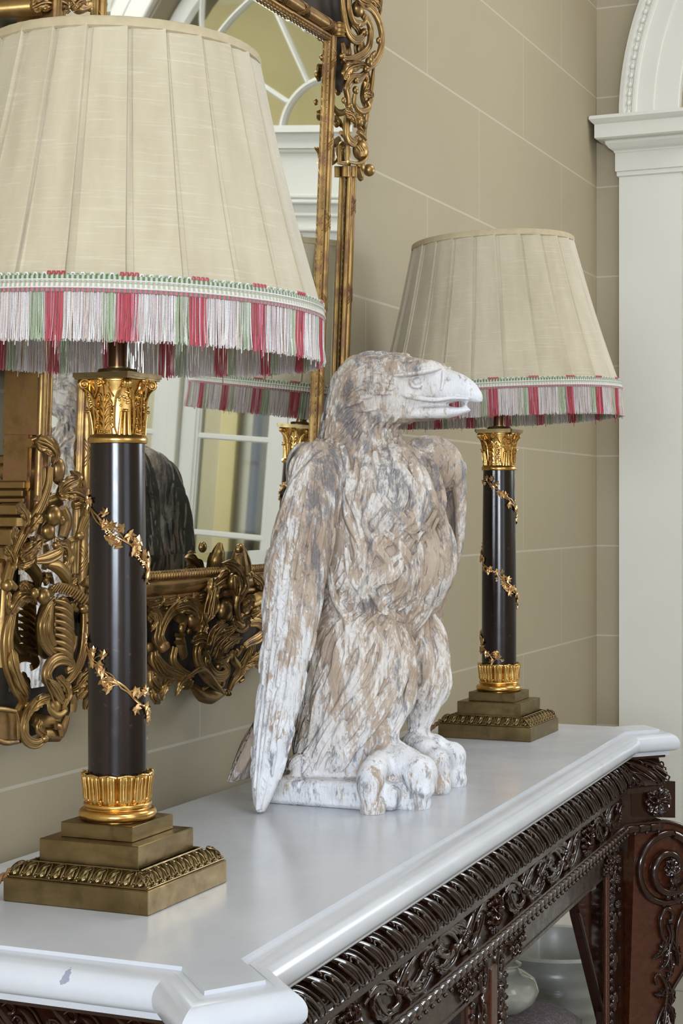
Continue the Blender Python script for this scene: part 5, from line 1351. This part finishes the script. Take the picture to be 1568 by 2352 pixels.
c.S([(560, 1800), (700, 1715), (790, 1760), (880, 1870), (995, 2020)], [20, 34, 34, 30, 12], .024); c.S([(600, 1930), (700, 2020), (850, 2050), (990, 2010)], [40, 80, 84, 40], .004, .7); c.S([(740, 1960), (850, 1890), (960, 1950)], 28, .014)
c.S([(1050, 1960), (1120, 1810), (1205, 1760), (1235, 1830), (1190, 1870)], [24, 34, 34, 28, 20], .008); c.B(1040, 2010, 36, .006); c.B(960, 1880, 60, .006)
for pts, W in ((((410, 1800), (270, 1870), (230, 1990), (230, 2110)), 70), (((530, 1820), (440, 1900), (400, 2050)), 66), (((100, 1740), (90, 1850), (180, 1950), (260, 1900)), 80), (((600, 1840), (560, 1920), (470, 1960)), 46), (((100, 1950), (120, 2080), (210, 2130)), 60),
               (((1460, 1630), (1340, 1630), (1220, 1700), (1120, 1820)), 56), (((1480, 1500), (1380, 1550), (1300, 1620)), 60), (((1620, 1650), (1500, 1690), (1380, 1670)), 60)): c.L(pts, W, .014, 4)
for (x, y, r) in ((60, 1450, 60), (300, 960, 40), (560, 1240, 40), (720, 1750, 40), (1120, 1100, 44)): c.B(x, y, r, .006)
c.S([(-300, 1000), (-200, 1200), (-240, 1400), (-100, 1600), (60, 1760)], 70, .008); c.S([(-500, 1150), (-350, 1050), (-200, 1100), (-60, 1300), (0, 1500)], 60, .010); c.L([(-500, 1500), (-350, 1650), (-150, 1750), (60, 1850)], 90, .008, 5)
# unseen right half repeats the left one
c.R([(1700, 1000), (1800, 1150), (1780, 1350), (1650, 1500), (1500, 1600)], [50, 60, 60, 50, 40], .010); c.L([(1900, 1500), (1750, 1600), (1600, 1660)], 80, .010, 5)
c.done('apron_carving')

# shoulder carving at the upper right
c = Carve(620, 0, 5.3464, 3.08)
c.R([(870, -260), (880, 0), (900, 200), (940, 390), (1030, 490), (1110, 470), (1140, 400)], [34, 40, 46, 48, 46, 44, 40], .014)
c.S([(930, -200), (940, 0), (930, 150)], 34, .006); c.L([(960, 100), (1000, 270), (1080, 400), (1110, 470)], 60, .008, 2, flute=.15)
c.R([(1120, 60), (1230, 100), (1320, 240), (1365, 430), (1350, 610), (1280, 760), (1170, 850)], [34, 44, 48, 46, 46, 42, 34], .016)
c.R([(1130, 180), (1215, 300), (1225, 470), (1180, 620), (1060, 710), (930, 740), (870, 690)], [40, 46, 46, 46, 44, 40, 30], .010)
c.S([(960, -60), (970, 120), (1020, 260), (1110, 290)], [30, 40, 40, 34], .020); c.B(1075, 110, 88, .008); c.S([(1180, 200), (1160, 280), (1090, 300), (1130, 310)], 26, .022)
for pts, W in ((((1040, -80), (1100, 0), (1200, 40), (1250, 30)), 60), (((1200, -40), (1280, 20), (1340, 110), (1350, 200)), 54), (((1260, -120), (1340, -20), (1370, 100)), 46), (((1130, -160), (1230, -90), (1320, -60)), 60), (((900, -160), (1000, -60), (1080, -40)), 60)): c.L(pts, W, .018, 4)
c.B(1332, 500, 38, .026); c.S([(1350, 240), (1370, 300), (1360, 330)], 24, .016); c.S([(882, 520), (900, 640), (880, 790)], 44, .006, .7); c.S([(1040, 540), (1045, 620), (1060, 700)], 16, .008); c.B(1110, 590, 84, .000, (1, .5, 1.3)); c.B(960, 640, 60, .000, (1, .5, 1.3))
c.L([(900, 960), (940, 850), (1060, 800), (1200, 800)], 74, .018, 4); c.B(1215, 765, 58, .020); c.B(1180, 850, 42, .022); c.S([(1290, 640), (1250, 690), (1260, 780)], 30, .016)
c.R([(1180, 870), (1100, 950), (980, 980), (930, 1070), (950, 1190), (960, 1310)], [34, 46, 56, 56, 52, 36], .012); c.B(905, 1235, 34, .020); c.B(1060, 990, 34, .020); c.B(1050, 1110, 46, .010)
c.L([(1210, 880), (1160, 1040), (1120, 1180), (1170, 1320)], 74, .002, 3); c.S([(1270, 820), (1255, 1000), (1225, 1200), (1195, 1400), (1165, 1600), (1160, 1710)], [16, 22, 24, 22, 20, 26], .010, 1, None)
c.S([(1040, 1160), (1035, 1290), (1110, 1370), (1210, 1330), (1190, 1240)], [26, 32, 40, 36, 24], .014); c.L([(1150, 1180), (1190, 1150), (1240, 1190), (1220, 1300)], 50, .010, 4)
c.L([(920, 1380), (990, 1420), (1030, 1500), (1050, 1570)], 66, .020, 3); c.L([(1060, 1440), (1120, 1480), (1170, 1580)], 56, .014, 4); c.B(1105, 1500, 46, .016); c.S([(1080, 1540), (1130, 1610)], 34, .008)
c.R([(940, 1400), (930, 1560), (940, 1690), (1010, 1750), (1060, 1700)], [36, 50, 56, 46, 30], .010); c.S([(1080, 1620), (1130, 1660), (1170, 1710)], 36, .010); c.S([(1190, 1400), (1180, 1500), (1150, 1560)], 26, .014)
c.B(1110, 1850, 108, .010, (1, .75, 1)); c.S([(950, 1780), (955, 1880), (950, 1980)], 40, .008, .8); c.S([(950, 1985), (1080, 2005), (1170, 1960), (1200, 1860)], 18, .022, 1, None); c.S([(1130, 1720), (1180, 1790), (1190, 1870)], 26, .014)
for k in range(3): c.S([(1060+30*k, 1790), (1100+26*k, 1850), (1110+16*k, 1920)], 14, .034, 1, None)
c.B(1215, 2090, 72, .004, (1, .9, .95)); c.B(1110, 2040, 66, .004); c.B(1110, 2180, 40, .004); c.S([(1080, 2060), (1100, 2140), (1120, 2200)], 44, .004)
c.S([(930, 2040), (930, 2170)], [62, 62], .000, .7); c.S([(1030, 2040), (1030, 2170)], [44, 44], .006, .8)
c.S([(850, 1790), (850, 2000)], [36, 36], .000, .6); c.S([(830, 2000), (900, 2010), (960, 2005)], 18, .008)
c.done('shoulder_carving')
# what shows of the carving at the upper left, above the shade
c = Carve(0, 0, 3.41, 2.25)
c.g.tube([mq(30, 14, .0)*np.array([1, 0, 1])+np.array([0, WY-.012, 0]), mq(95, 14, .02)], .012, 14)
for pts, W in ((((250, 60), (330, 20), (420, 40), (460, 80)), 60), (((400, 0), (480, 20), (540, 60)), 60), (((560, 60), (600, 10), (680, 0)), 50)): c.L(pts, W, .012, 4)
for (x, y, r) in ((520, 40, 36), (600, 50, 40), (660, 20, 36), (700, 60, 30), (450, 10, 40)): c.B(x, y, r, .010)
c.S([(300, -200), (280, 0), (320, 60)], 50, .004); c.S([(560, -200), (520, -40), (600, 60), (700, 40)], 44, .008)
c.done('shoulder_carving')
# ------------------------------------------------------------------ the carved eagle
EO = np.array([2.52, 1.03, TZ])
def E(px, py, X): return on_x(px, py, X)-EO
def phi(px): return TH-math.atan((px-784)/FOC)
def vloft(g, rows, k=28, ends=True):
    """rows: (py, xl, xr, X, b): upright form of elliptical sections between two outline columns"""
    rings = []
    for (py, xl, xr, X, b) in rows:
        c = E((xl+xr)/2, py, X); t = np.linalg.norm((c+EO-O_)[:2]); e = (xr-xl)/2/FOC*t; f = phi((xl+xr)/2)
        a = math.sqrt(max(e*e-(b*math.sin(f))**2, (e*.45)**2))/math.cos(f)
        rings.append([c+np.array([b*math.cos(q), a*math.sin(q), 0]) for q in np.linspace(0, 2*PI, k, endpoint=False)])
    R = np.array(rings); n = len(rows)
    # smooth along the height
    keys = np.arange(n); fine = cr([r.reshape(-1) for r in R], 4).reshape(-1, k, 3)
    g.grid(fine, cv=True); m = len(fine)
    b0 = g.n; g.add(fine[0], [tuple(range(k))]); g.add(fine[-1], [tuple(range(k-1, -1, -1))])
def hloft(g, rows, X, k=28, ex=2.0):
    """rows: (px, ytop, ybot, halfwidth): form running along the head"""
    rings = []
    for (px, yt, yb, w_) in rows:
        c = E(px, (yt+yb)/2, X); zt = E(px, yt, X)[2]; zb = E(px, yb, X)[2]; h = (zt-zb)/2
        rings.append([c+np.array([w_*math.copysign(abs(math.cos(q))**(2/ex), math.cos(q)), 0, h*math.copysign(abs(math.sin(q))**(2/ex), math.sin(q))]) for q in np.linspace(0, 2*PI, k, endpoint=False)])
    fine = cr([np.array(r).reshape(-1) for r in rings], 4).reshape(-1, k, 3)
    g.grid(fine, cv=True); g.add(fine[0], [tuple(range(k))]); g.add(fine[-1], [tuple(range(k-1, -1, -1))])
def blob(g, px, py, X, r, sc=(1, 1, 1)): g.ball(E(px, py, X), r, 20, 14, sc=sc)
XM = 2.505
g = G()
vloft(g, [(870, 775, 850, XM, .030), (905, 757, 875, XM, .046), (960, 742, 900, XM, .052), (1000, 734, 912, XM, .056), (1040, 722, 934, 2.51, .072), (1085, 712, 962, 2.52, .095), (1130, 708, 986, 2.525, .108),
           (1200, 700, 1012, 2.53, .115), (1270, 695, 1034, 2.535, .116), (1330, 690, 1026, 2.535, .116), (1400, 692, 985, 2.535, .106), (1450, 696, 945, 2.535, .098), (1520, 696, 900, 2.535, .094), (1620, 692, 865, 2.535, .092), (1700, 688, 870, 2.53, .100), (1800, 688, 850, 2.53, .098)])
# thighs with their trouser feathers, shanks
vloft(g, [(1395, 760, 880, 2.475, .040), (1430, 708, 925, 2.468, .055), (1480, 702, 941, 2.468, .060), (1550, 696, 947, 2.468, .062), (1620, 690, 936, 2.465, .060), (1680, 685, 903, 2.462, .055), (1730, 683, 878, 2.46, .056), (1795, 684, 862, 2.46, .054)])
vloft(g, [(1395, 925, 985, 2.615, .040), (1440, 922, 1004, 2.62, .050), (1480, 925, 1020, 2.62, .052), (1530, 928, 1026, 2.62, .052), (1575, 940, 1029, 2.62, .047), (1625, 944, 1006, 2.62, .036), (1675, 945, 988, 2.62, .027), (1725, 942, 988, 2.62, .030)])
vloft(g, [(1660, 850, 922, 2.455, .034), (1700, 858, 916, 2.455, .027), (1730, 855, 920, 2.455, .030), (1765, 845, 935, 2.455, .040)])
# far shoulder, near shoulder
blob(g, 985, 1062, 2.645, .042, (1, 1.0, .85)); blob(g, 1022, 1080, 2.675, .034, (1, 1, .95)); blob(g, 955, 1078, 2.62, .040); blob(g, 730, 1085, 2.43, .045, (1, 1.1, 1.1)); blob(g, 900, 1150, 2.50, .09, (1, .8, 1))
vloft(g, [(1028, 972, 1030, 2.68, .022), (1055, 900, 1052, 2.69, .034), (1090, 860, 1060, 2.70, .038), (1150, 835, 1063, 2.705, .038), (1220, 820, 1059, 2.71, .038), (1290, 810, 1045, 2.71, .036), (1350, 800, 1030, 2.705, .032), (1430, 790, 1008, 2.70, .028), (1550, 850, 955, 2.675, .022), (1700, 790, 890, 2.67, .020), (1790, 760, 830, 2.665, .016)])
# near wing hanging clear of the plinth, tail behind
WROWS = [(1028, 742, 772, 2.43, .026), (1060, 704, 785, 2.415, .038), (1110, 664, 787, 2.40, .043), (1180, 641, 776, 2.385, .043), (1250, 622, 763, 2.375, .041), (1330, 608, 750, 2.358, .034), (1420, 603, 731, 2.344, .029), (1500, 600, 712, 2.332, .025), (1600, 592, 690, 2.318, .021), (1700, 580, 667, 2.306, .018), (1790, 577, 642, 2.298, .015), (1840, 580, 622, 2.292, .013), (1866, 589, 609, 2.288, .009)]
vloft(g, WROWS)
vloft(g, [(1500, 625, 700, 2.45, .05), (1600, 606, 680, 2.45, .055), (1680, 580, 640, 2.44, .05), (1740, 550, 602, 2.43, .040), (1790, 526, 576, 2.42, .030)])
# head, brow, beak
hloft(g, [(772, 880, 960, .025), (785, 846, 985, .040), (820, 820, 995, .050), (870, 813, 990, .051), (920, 815, 975, .046), (948, 820, 968, .039), (965, 823, 945, .034), (985, 827, 927, .0300), (1005, 831, 928, .0275), (1020, 838, 928, .025), (1030, 847, 926, .0225), (1055, 856, 922, .0185), (1078, 869, 922, .0145), (1093, 883, 925, .011), (1103, 898, 926, .0075), (1108, 908, 922, .003)], XM, ex=2.3)
hloft(g, [(905, 925, 972, .036), (935, 930, 970, .034), (955, 934, 968, .030), (985, 933, 966, .025), (1015, 933, 963, .020), (1045, 935, 957, .0150), (1065, 936, 951, .011), (1080, 938, 945, .006)], XM, ex=2.4)
blob(g, 1068, 934, XM-.003, .004)
# feet: four knuckled toes on each
def toe(pts, rad): 
    P = [E(a, b, X) for a, b, X in pts]; g.tube(cr(P, 6), rad, 14)
    for i, (p, r) in enumerate(zip(P, rad)): 
        if i % 2 == 0: g.ball(p, r*1.08, 14, 10)
toe([(885, 1745, 2.44), (862, 1765, 2.39), (850, 1790, 2.362), (848, 1825, 2.352), (856, 1858, 2.356)], [.026, .0225, .0205, .0215, .0185, .0195, .0165, .0135, .007])
toe([(895, 1742, 2.45), (930, 1755, 2.43), (962, 1775, 2.425), (966, 1812, 2.42), (950, 1845, 2.425)], [.028, .0255, .0270, .0225, .0250, .0205, .0215, .0150, .009])
toe([(905, 1740, 2.47), (935, 1745, 2.50), (958, 1760, 2.52), (968, 1800, 2.52)], [.026, .021, .018, .014])
toe([(955, 1715, 2.60), (980, 1728, 2.58), (1004, 1752, 2.565), (1010, 1780, 2.56), (1006, 1803, 2.56)], [.024, .0215, .0225, .0185, .0205, .0165, .0170, .012, .006])
toe([(965, 1712, 2.63), (1005, 1722, 2.635), (1036, 1738, 2.64), (1046, 1768, 2.64), (1040, 1790, 2.64)], [.024, .0220, .0235, .0190, .0215, .0170, .0175, .0125, .007])
toe([(965, 1710, 2.65), (1000, 1712, 2.69), (1020, 1730, 2.70), (1028, 1765, 2.70)], [.022, .019, .017, .010])
blob(g, 888, 1760, 2.455, .036, (1, 1.1, .8)); blob(g, 965, 1725, 2.63, .032, (1, 1.1, .8))
# plinth with its uneven rocky front
def bl(X0, X1, Y0, Y1, z0, z1, bev=.006): g.box(((X0+X1)/2-EO[0], (Y0+Y1)/2-EO[1], (z0+z1)/2-EO[2]), (X1-X0, Y1-Y0, z1-z0), bev=bev)
bl(2.366, 2.706, .962, 1.155, TZ, TZ+.041); bl(2.372, 2.46, .932, .99, TZ, TZ+.040, .008); bl(2.44, 2.56, .948, 1.0, TZ, TZ+.034, .010); bl(2.55, 2.70, .938, .99, TZ, TZ+.036, .010)
g.ball((-.10, -.072, .022), .026, 14, 9, sc=(1, .9, .82)); g.ball((.03, -.07, .02), .026, 14, 9, sc=(1.6, .8, .78)); g.ball((.12, -.082, .02), .028, 14, 9, sc=(1, .7, .72)); g.ball(E(690, 1770, 2.40), .020, 14, 9, sc=(.8, 1, 1)); g.ball(E(680, 1760, 2.41), .012)

def remesh(me, vox, smooth_it=0, fac=.5):
    o = bpy.data.objects.new('work', me); COL.objects.link(o)
    m = o.modifiers.new('r', 'REMESH'); m.mode = 'VOXEL'; m.voxel_size = vox; m.adaptivity = 0
    if smooth_it: s = o.modifiers.new('s', 'SMOOTH'); s.factor = fac; s.iterations = smooth_it
    dg = bpy.context.evaluated_depsgraph_get(); out = bpy.data.meshes.new_from_object(o.evaluated_get(dg)); bpy.data.objects.remove(o); return out
def raw_mesh(g):
    me = bpy.data.meshes.new('raw'); me.from_pydata(np.concatenate(g.v).tolist(), [], g.f)
    bm = bmesh.new(); bm.from_mesh(me); bmesh.ops.remove_doubles(bm, verts=bm.verts, dist=1e-6); bmesh.ops.recalc_face_normals(bm, faces=bm.faces); bm.to_mesh(me); bm.free(); return me
base = remesh(raw_mesh(g), .0032, 5, .5)
BV = BVHTree.FromPolygons([v.co[:] for v in base.vertices], [p.vertices[:] for p in base.polygons])
def snap(p): 
    l, n_, i, d = BV.find_nearest(Vector(p)); return np.array(l), np.array(n_)
# carved locks and feathers laid along the surface
rl = random.Random(21)
LK = G()
def nz(p, f, o=0): return noise.noise(Vector((p[0]*f+o, p[1]*f+o*2, p[2]*f)))
eye = E(985, 885, XM)
def region(p):
    wx = p[0]
    if p[2] < .052: return 'base'
    q = p+EO; 
    # beak and face stay smooth
    if p[2] > .56 and p[1] < -.070: return 'face'
    hp = q-O_; t = hp @ np.array([CT, ST, 0]); lat = hp @ np.array([ST, -CT, 0]); px = 784+FOC*lat/t; py = 1169-FOC*hp[2]/t
    if p[0] < -.085 and px < interp([1028, 1110, 1330, 1600, 1866], [785, 790, 753, 694, 612], py)+3: return 'wing'
    if p[0] > .135 and p[2] > .06: return 'wing'
    if p[2] < .09 and p[1] < -.02: return 'foot'
    if p[2] < .135 and p[1] < -.045 : return 'foot'
    if p[1] > .13 and p[2] < .25: return 'wing'
    if p[2] > .55: return 'head'
    if p[2] < .31: return 'thigh' if p[0] < .06 else 'leg2'
    return 'body'
def flow(p, n_, reg):
    s = -1.0 if p[0] < 0 else 1.0
    if reg == 'head':
        k = min(1, max(0, (p[1]+.05)/.12)); d = np.array([0, 1.0, .10])*(1-k)+np.array([0, .15, -1.0])*k
        if p[2] < .60: d = d*.5+np.array([0, .25, -1.0])
    elif reg == 'thigh': d = np.array([0, .55+.5*max(0, .2-p[2])*3, -1.0])
    elif reg == 'leg2': d = np.array([0, .25, -1.0])
    elif reg == 'wing': d = np.array([0, .16, -1.0])
    else: d = np.array([s*.10, .10, -1.0])
    amp = {'head': .45, 'thigh': .35, 'leg2': .3, 'wing': .12}.get(reg, .95)
    tt = np.cross(n_, np.array([0, 0, 1.0])); d = nrm(d)+tt*amp*(nz(p, 11, 3)+.6*nz(p, 24, 9))*1.6
    return nrm(d-n_*(d @ n_))
areas = [p.area for p in base.polygons]; cents = [np.array(p.center) for p in base.polygons]; cum_a = np.cumsum(areas); tot_a = cum_a[-1]
def rnd_pt(): return cents[int(np.searchsorted(cum_a, rl.random()*tot_a))]
cnt = {}
for it in range(5200):
    p = rnd_pt(); reg = region(p)
    if reg in ('base', 'foot', 'face'): continue
    if reg in ('body', 'thigh') and rl.random() < .52: continue
    if reg == 'wing': 
        if rl.random() < .50: continue
    p, n_ = snap(p); pts = [p]; ns_ = [n_]
    L_ = {'head': rl.uniform(.020, .040), 'thigh': rl.uniform(.05, .10), 'leg2': rl.uniform(.04, .07), 'wing': rl.uniform(.03, .06)}.get(reg, rl.uniform(.045, .095))
    W = {'head': rl.uniform(.0024, .0038), 'thigh': rl.uniform(.0038, .0078), 'leg2': rl.uniform(.003, .0060), 'wing': rl.uniform(.0018, .0030)}.get(reg, rl.uniform(.0040, .0092))
    st_ = .0065; curl = rl.uniform(-1, 1)*(.9 if reg == 'body' else .35)
    ok = True
    for k in range(int(L_/st_)):
        d = flow(p, n_, reg); tt = np.cross(n_, d); d = nrm(d+tt*curl*(k*st_/L_)**1.5)
        p, n2 = snap(p+d*st_)
        if n2 @ n_ < .3: break
        n_ = n2; pts.append(p); ns_.append(n_)
        if region(p) in ('foot', 'face', 'base'): break
    if len(pts) < 4: continue
    pts = np.array(pts)+np.array(ns_)*(W*rl.uniform(.25, .95))
    for q in range(len(pts)-2): pts[1:-1] = .5*pts[1:-1]+.25*(pts[:-2]+pts[2:]) if q < 2 else pts[1:-1]
    LK.tube(pts, [W*.35, W*.95, W, W*.9, W*.6, W*.2], 14, up=np.array(ns_), flat=.95, ridge=(.30, 5) if W > .0030 else None)
# broad long feathers on the wings: overlapping blades with a shaft
def feather(px, py, X, px2, py2, X2, W, side=-1, lift=.004):
    a, b = E(px, py, X), E(px2, py2, X2); n = 12; P = []; N = []
    for t in np.linspace(0, 1, n):
        q = a+(b-a)*t+np.array([side*.05, 0, 0]); l, n_, i, d = BV.find_nearest(Vector(q)); P.append(np.array(l)); N.append(np.array(n_))
    P = np.array(P); N = np.array(N)
    for _ in range(3): P[1:-1] = .5*P[1:-1]+.25*(P[:-2]+P[2:]); N[1:-1] = .5*N[1:-1]+.25*(N[:-2]+N[2:])
    P = P+N*np.linspace(-.001, lift, n)[:, None]
    LK.leaf(P, N, W*rl.uniform(.85, 1.15), th=.0045, lobes=1, scal=0, flute=.12, cup=-.25, nv=9, wf=[.55, .9, 1, 1, .95, .8, .35])
    LK.tube(P+N*.0015, [.0022, .0022, .0012], 6, up=N)
    L_ = np.linalg.norm(b-a); nb = int(L_/.0115)
    for k in range(1, nb):
        t = k/nb; i = int(t*(n-1)); T = nrm(P[min(i+1, n-1)]-P[max(0, i-1)]); B = np.cross(T, N[i]); c = P[i]+(P[min(i+1, n-1)]-P[i])*(t*(n-1)-i)
        for s in (-1, 1):
            if rl.random() < .35: continue
            w_ = W*.85*(1 if t < .8 else (1-t)*5)
            LK.tube([c+N[i]*.0008, c+B*s*w_*.5+T*w_*.5+N[i]*.0010, c+B*s*w_+T*w_*1.1-N[i]*.0012], [.0005, .0006, .0003], 5)
WL = lambda py: interp([r[0] for r in WROWS], [r[1] for r in WROWS], py)
WR = lambda py: interp([r[0] for r in WROWS], [r[2] for r in WROWS], py)
WX = lambda py: interp([r[0] for r in WROWS], [r[3] for r in WROWS], py)
def wf_(f0, y0, f1, y1, W): feather(lerp(WL(y0), WR(y0), f0), y0, WX(y0), lerp(WL(y1), WR(y1), f1), y1, WX(y1), W)
for i, (f, y0, y1) in enumerate(((.12, 1540, 1800), (.30, 1500, 1858), (.52, 1470, 1862), (.72, 1400, 1720), (.90, 1330, 1600), (.95, 1420, 1690))): wf_(f, y0, min(f+.04, .93), y1, .0125)
for row, (y0, y1, ns2, W) in enumerate(((1400, 1580, 4, .0135), (1310, 1490, 4, .0145), (1230, 1400, 4, .0150), (1160, 1310, 4, .0145), (1100, 1230, 4, .0130))):
    for k in range(ns2):
        f = (k+.5+(.25 if row % 2 else -.1))/ns2; wf_(min(.93, max(.08, f)), y0+rl.uniform(-12, 12), min(.93, max(.07, f+rl.uniform(-.04, .06))), y1+rl.uniform(-25, 25), W)
for i in range(3): feather(612-i*6, 1640, 2.43+.02*i, 548-8*i+i*18, 1785, 2.42+.02*i, .012)
# far wing, its inner side and edge
for k, (x0, y0, x1, y1, W) in enumerate(((1010, 1100, 1035, 1190, .013), (1040, 1090, 1052, 1190, .012), (1015, 1170, 1035, 1270, .013), (1045, 1170, 1050, 1270, .012), (1030, 1250, 1035, 1340, .012), (1000, 1240, 1010, 1340, .012))): feather(x0, y0, 2.66, x1, y1, 2.665, W, -1)
# rolled leading edge of the far wing
LK.tube(cr([E(935, 1050, 2.60), E(960, 1030, 2.63), E(1000, 1028, 2.655), E(1035, 1052, 2.665), E(1050, 1095, 2.67), E(1056, 1150, 2.675), E(1056, 1220, 2.68), E(1046, 1290, 2.68), E(1030, 1350, 2.68)], 6), [.012, .018, .020, .018, .014, .011, .009, .007, .004], 14)
LK.tube(cr([E(975, 1062, 2.62), E(1010, 1062, 2.635), E(1028, 1088, 2.645), E(1020, 1112, 2.645), E(1000, 1105, 2.64)], 6), [.006, .009, .009, .008, .006], 12)
# big curling locks down the breast
for pts_, r_ in ((((905, 985), (925, 1040), (965, 1090), (990, 1150), (1005, 1215)), .009), (((890, 1010), (905, 1060), (945, 1120), (960, 1180), (945, 1215), (925, 1205)), .009),
                 (((955, 1100), (990, 1160), (1015, 1230), (1020, 1300), (1005, 1360)), .010), (((930, 1170), (975, 1220), (990, 1290), (970, 1350), (940, 1375)), .010),
                 (((880, 1210), (915, 1250), (945, 1310), (935, 1370), (905, 1395)), .009), (((830, 1180), (850, 1240), (890, 1290), (895, 1340)), .008), (((790, 1120), (800, 1190), (830, 1250), (840, 1310)), .008),
                 (((985, 1250), (1018, 1290), (1012, 1350), (985, 1400)), .009), (((860, 1100), (880, 1150), (925, 1190), (950, 1240)), .008), (((800, 1250), (805, 1320), (840, 1370), (845, 1420)), .008),
                 (((850, 1340), (870, 1390), (900, 1420), (930, 1430)), .009), (((760, 1300), (770, 1370), (800, 1430), (800, 1500)), .008),
                 (((915, 1440), (938, 1500), (940, 1570), (920, 1640), (895, 1690)), .009), (((890, 1430), (912, 1500), (905, 1580), (870, 1650), (830, 1700)), .008), (((860, 1430), (880, 1500), (862, 1580), (810, 1660), (760, 1730)), .008),
                 (((820, 1430), (835, 1510), (800, 1590), (750, 1670), (705, 1740)), .008), (((780, 1430), (780, 1510), (750, 1590), (712, 1660)), .008), (((900, 1560), (880, 1630), (830, 1700), (790, 1745)), .007), (((850, 1600), (815, 1670), (760, 1740)), .007),
                 (((985, 1440), (1010, 1490), (1005, 1550), (1020, 1600), (1000, 1640)), .009), (((960, 1450), (985, 1510), (975, 1580), (955, 1640)), .008), (((1010, 1500), (1022, 1560), (1000, 1620), (975, 1670)), .007)):
    P = []; N = []
    c0 = cr([(a, b, 0) for a, b in pts_], 5)
    for a, b, _ in c0:
        wp = on_x(a, b, 2.2)-EO; d = nrm(ray(a, b)); h = BV.ray_cast(Vector(wp-d*.3), Vector(d))
        if h[0] is None: continue
        P.append(np.array(h[0])); N.append(np.array(h[1]))
    if len(P) < 5: continue
    P = np.array(P); N = np.array(N)
    keep = [0]
    for i in range(1, len(P)):
        if np.linalg.norm(P[i]-P[keep[-1]]) < .06: keep.append(i)
    P = P[keep]; N = N[keep]
    for _ in range(3): P[1:-1] = .5*P[1:-1]+.25*(P[:-2]+P[2:]); N[1:-1] = .5*N[1:-1]+.25*(N[:-2]+N[2:])
    P = P+N*r_*.45; LK.tube(P, [r_*.3, r_*1.0, r_*1.15, r_*1.0, r_*.35], 16, up=N, flat=.95, ridge=(.25, 5)); Bn = np.cross(np.gradient(P, axis=0), N); Bn /= np.maximum(np.linalg.norm(Bn, axis=1, keepdims=True), 1e-9)
    for s in (-.45, .45): LK.tube(P+Bn*s*r_+N*r_*.45, [r_*.1, r_*.30, r_*.30, r_*.1], 7, up=N)
BASEG = g
g = LK
for sg in (-1, 1):
    def hd(px, py, o): 
        q = E(px, py, XM); return q+np.array([sg*o, 0, 0])
    g.tube(cr([hd(915, 868, .040), hd(940, 866, .040), hd(965, 863, .0385), hd(990, 858, .0350), hd(1010, 853, .0290), hd(1024, 848, .022)], 5), [.003, .0060, .0075, .0078, .0066, .003], 12, flat=.55)
    g.tube(cr([hd(940, 850, .032), hd(975, 845, .031), hd(1005, 843, .0265), hd(1024, 845, .021)], 5), [.006, .010, .009, .004], 12)
    g.ball(hd(974, 880, .0325), .0064, 18, 12)
    g.tube(cr([hd(964, 872, .0375), hd(961, 880, .0378), hd(965, 890, .0360), hd(976, 893, .0335), hd(986, 889, .0315)], 5), [.0012, .0022, .0024, .0022, .0010], 8)
    g.tube(cr([hd(930, 905, .040), hd(955, 912, .036), hd(985, 918, .0305), hd(1015, 920, .0265), hd(1050, 915, .0185), (hd(1085, 917, .0115))], 5), [.002, .0045, .0040, .0035, .003, .002], 10)
    g.tube(cr([hd(1028, 852, .021), hd(1030, 875, .0245), hd(1026, 900, .0265)], 5), [.0020, .0030, .0015], 8)
    g.ball(hd(1040, 872, .0215), .0035, 10, 7)
allg = G(); allg.add([v.co[:] for v in base.vertices], [p.vertices[:] for p in base.polygons]); allg.add(np.concatenate(LK.v), LK.f)
me = bpy.data.meshes.new('raw2'); me.from_pydata(np.concatenate(allg.v).tolist(), [], allg.f)
fin = remesh(me, .00112, 1, .3)
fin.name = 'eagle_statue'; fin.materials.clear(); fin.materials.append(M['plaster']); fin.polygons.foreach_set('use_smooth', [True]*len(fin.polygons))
for v in fin.vertices: v.co.z = max(v.co.z, 0.0)
eagle = bpy.data.objects.new('eagle_statue', fin); COL.objects.link(eagle); eagle.location = (EO[0], EO[1], EO[2])
tag(eagle, 'weathered whitewashed terracotta eagle statue standing between the two lamps on the marble', 'statue')
for x_ in (base, me): bpy.data.meshes.remove(x_)
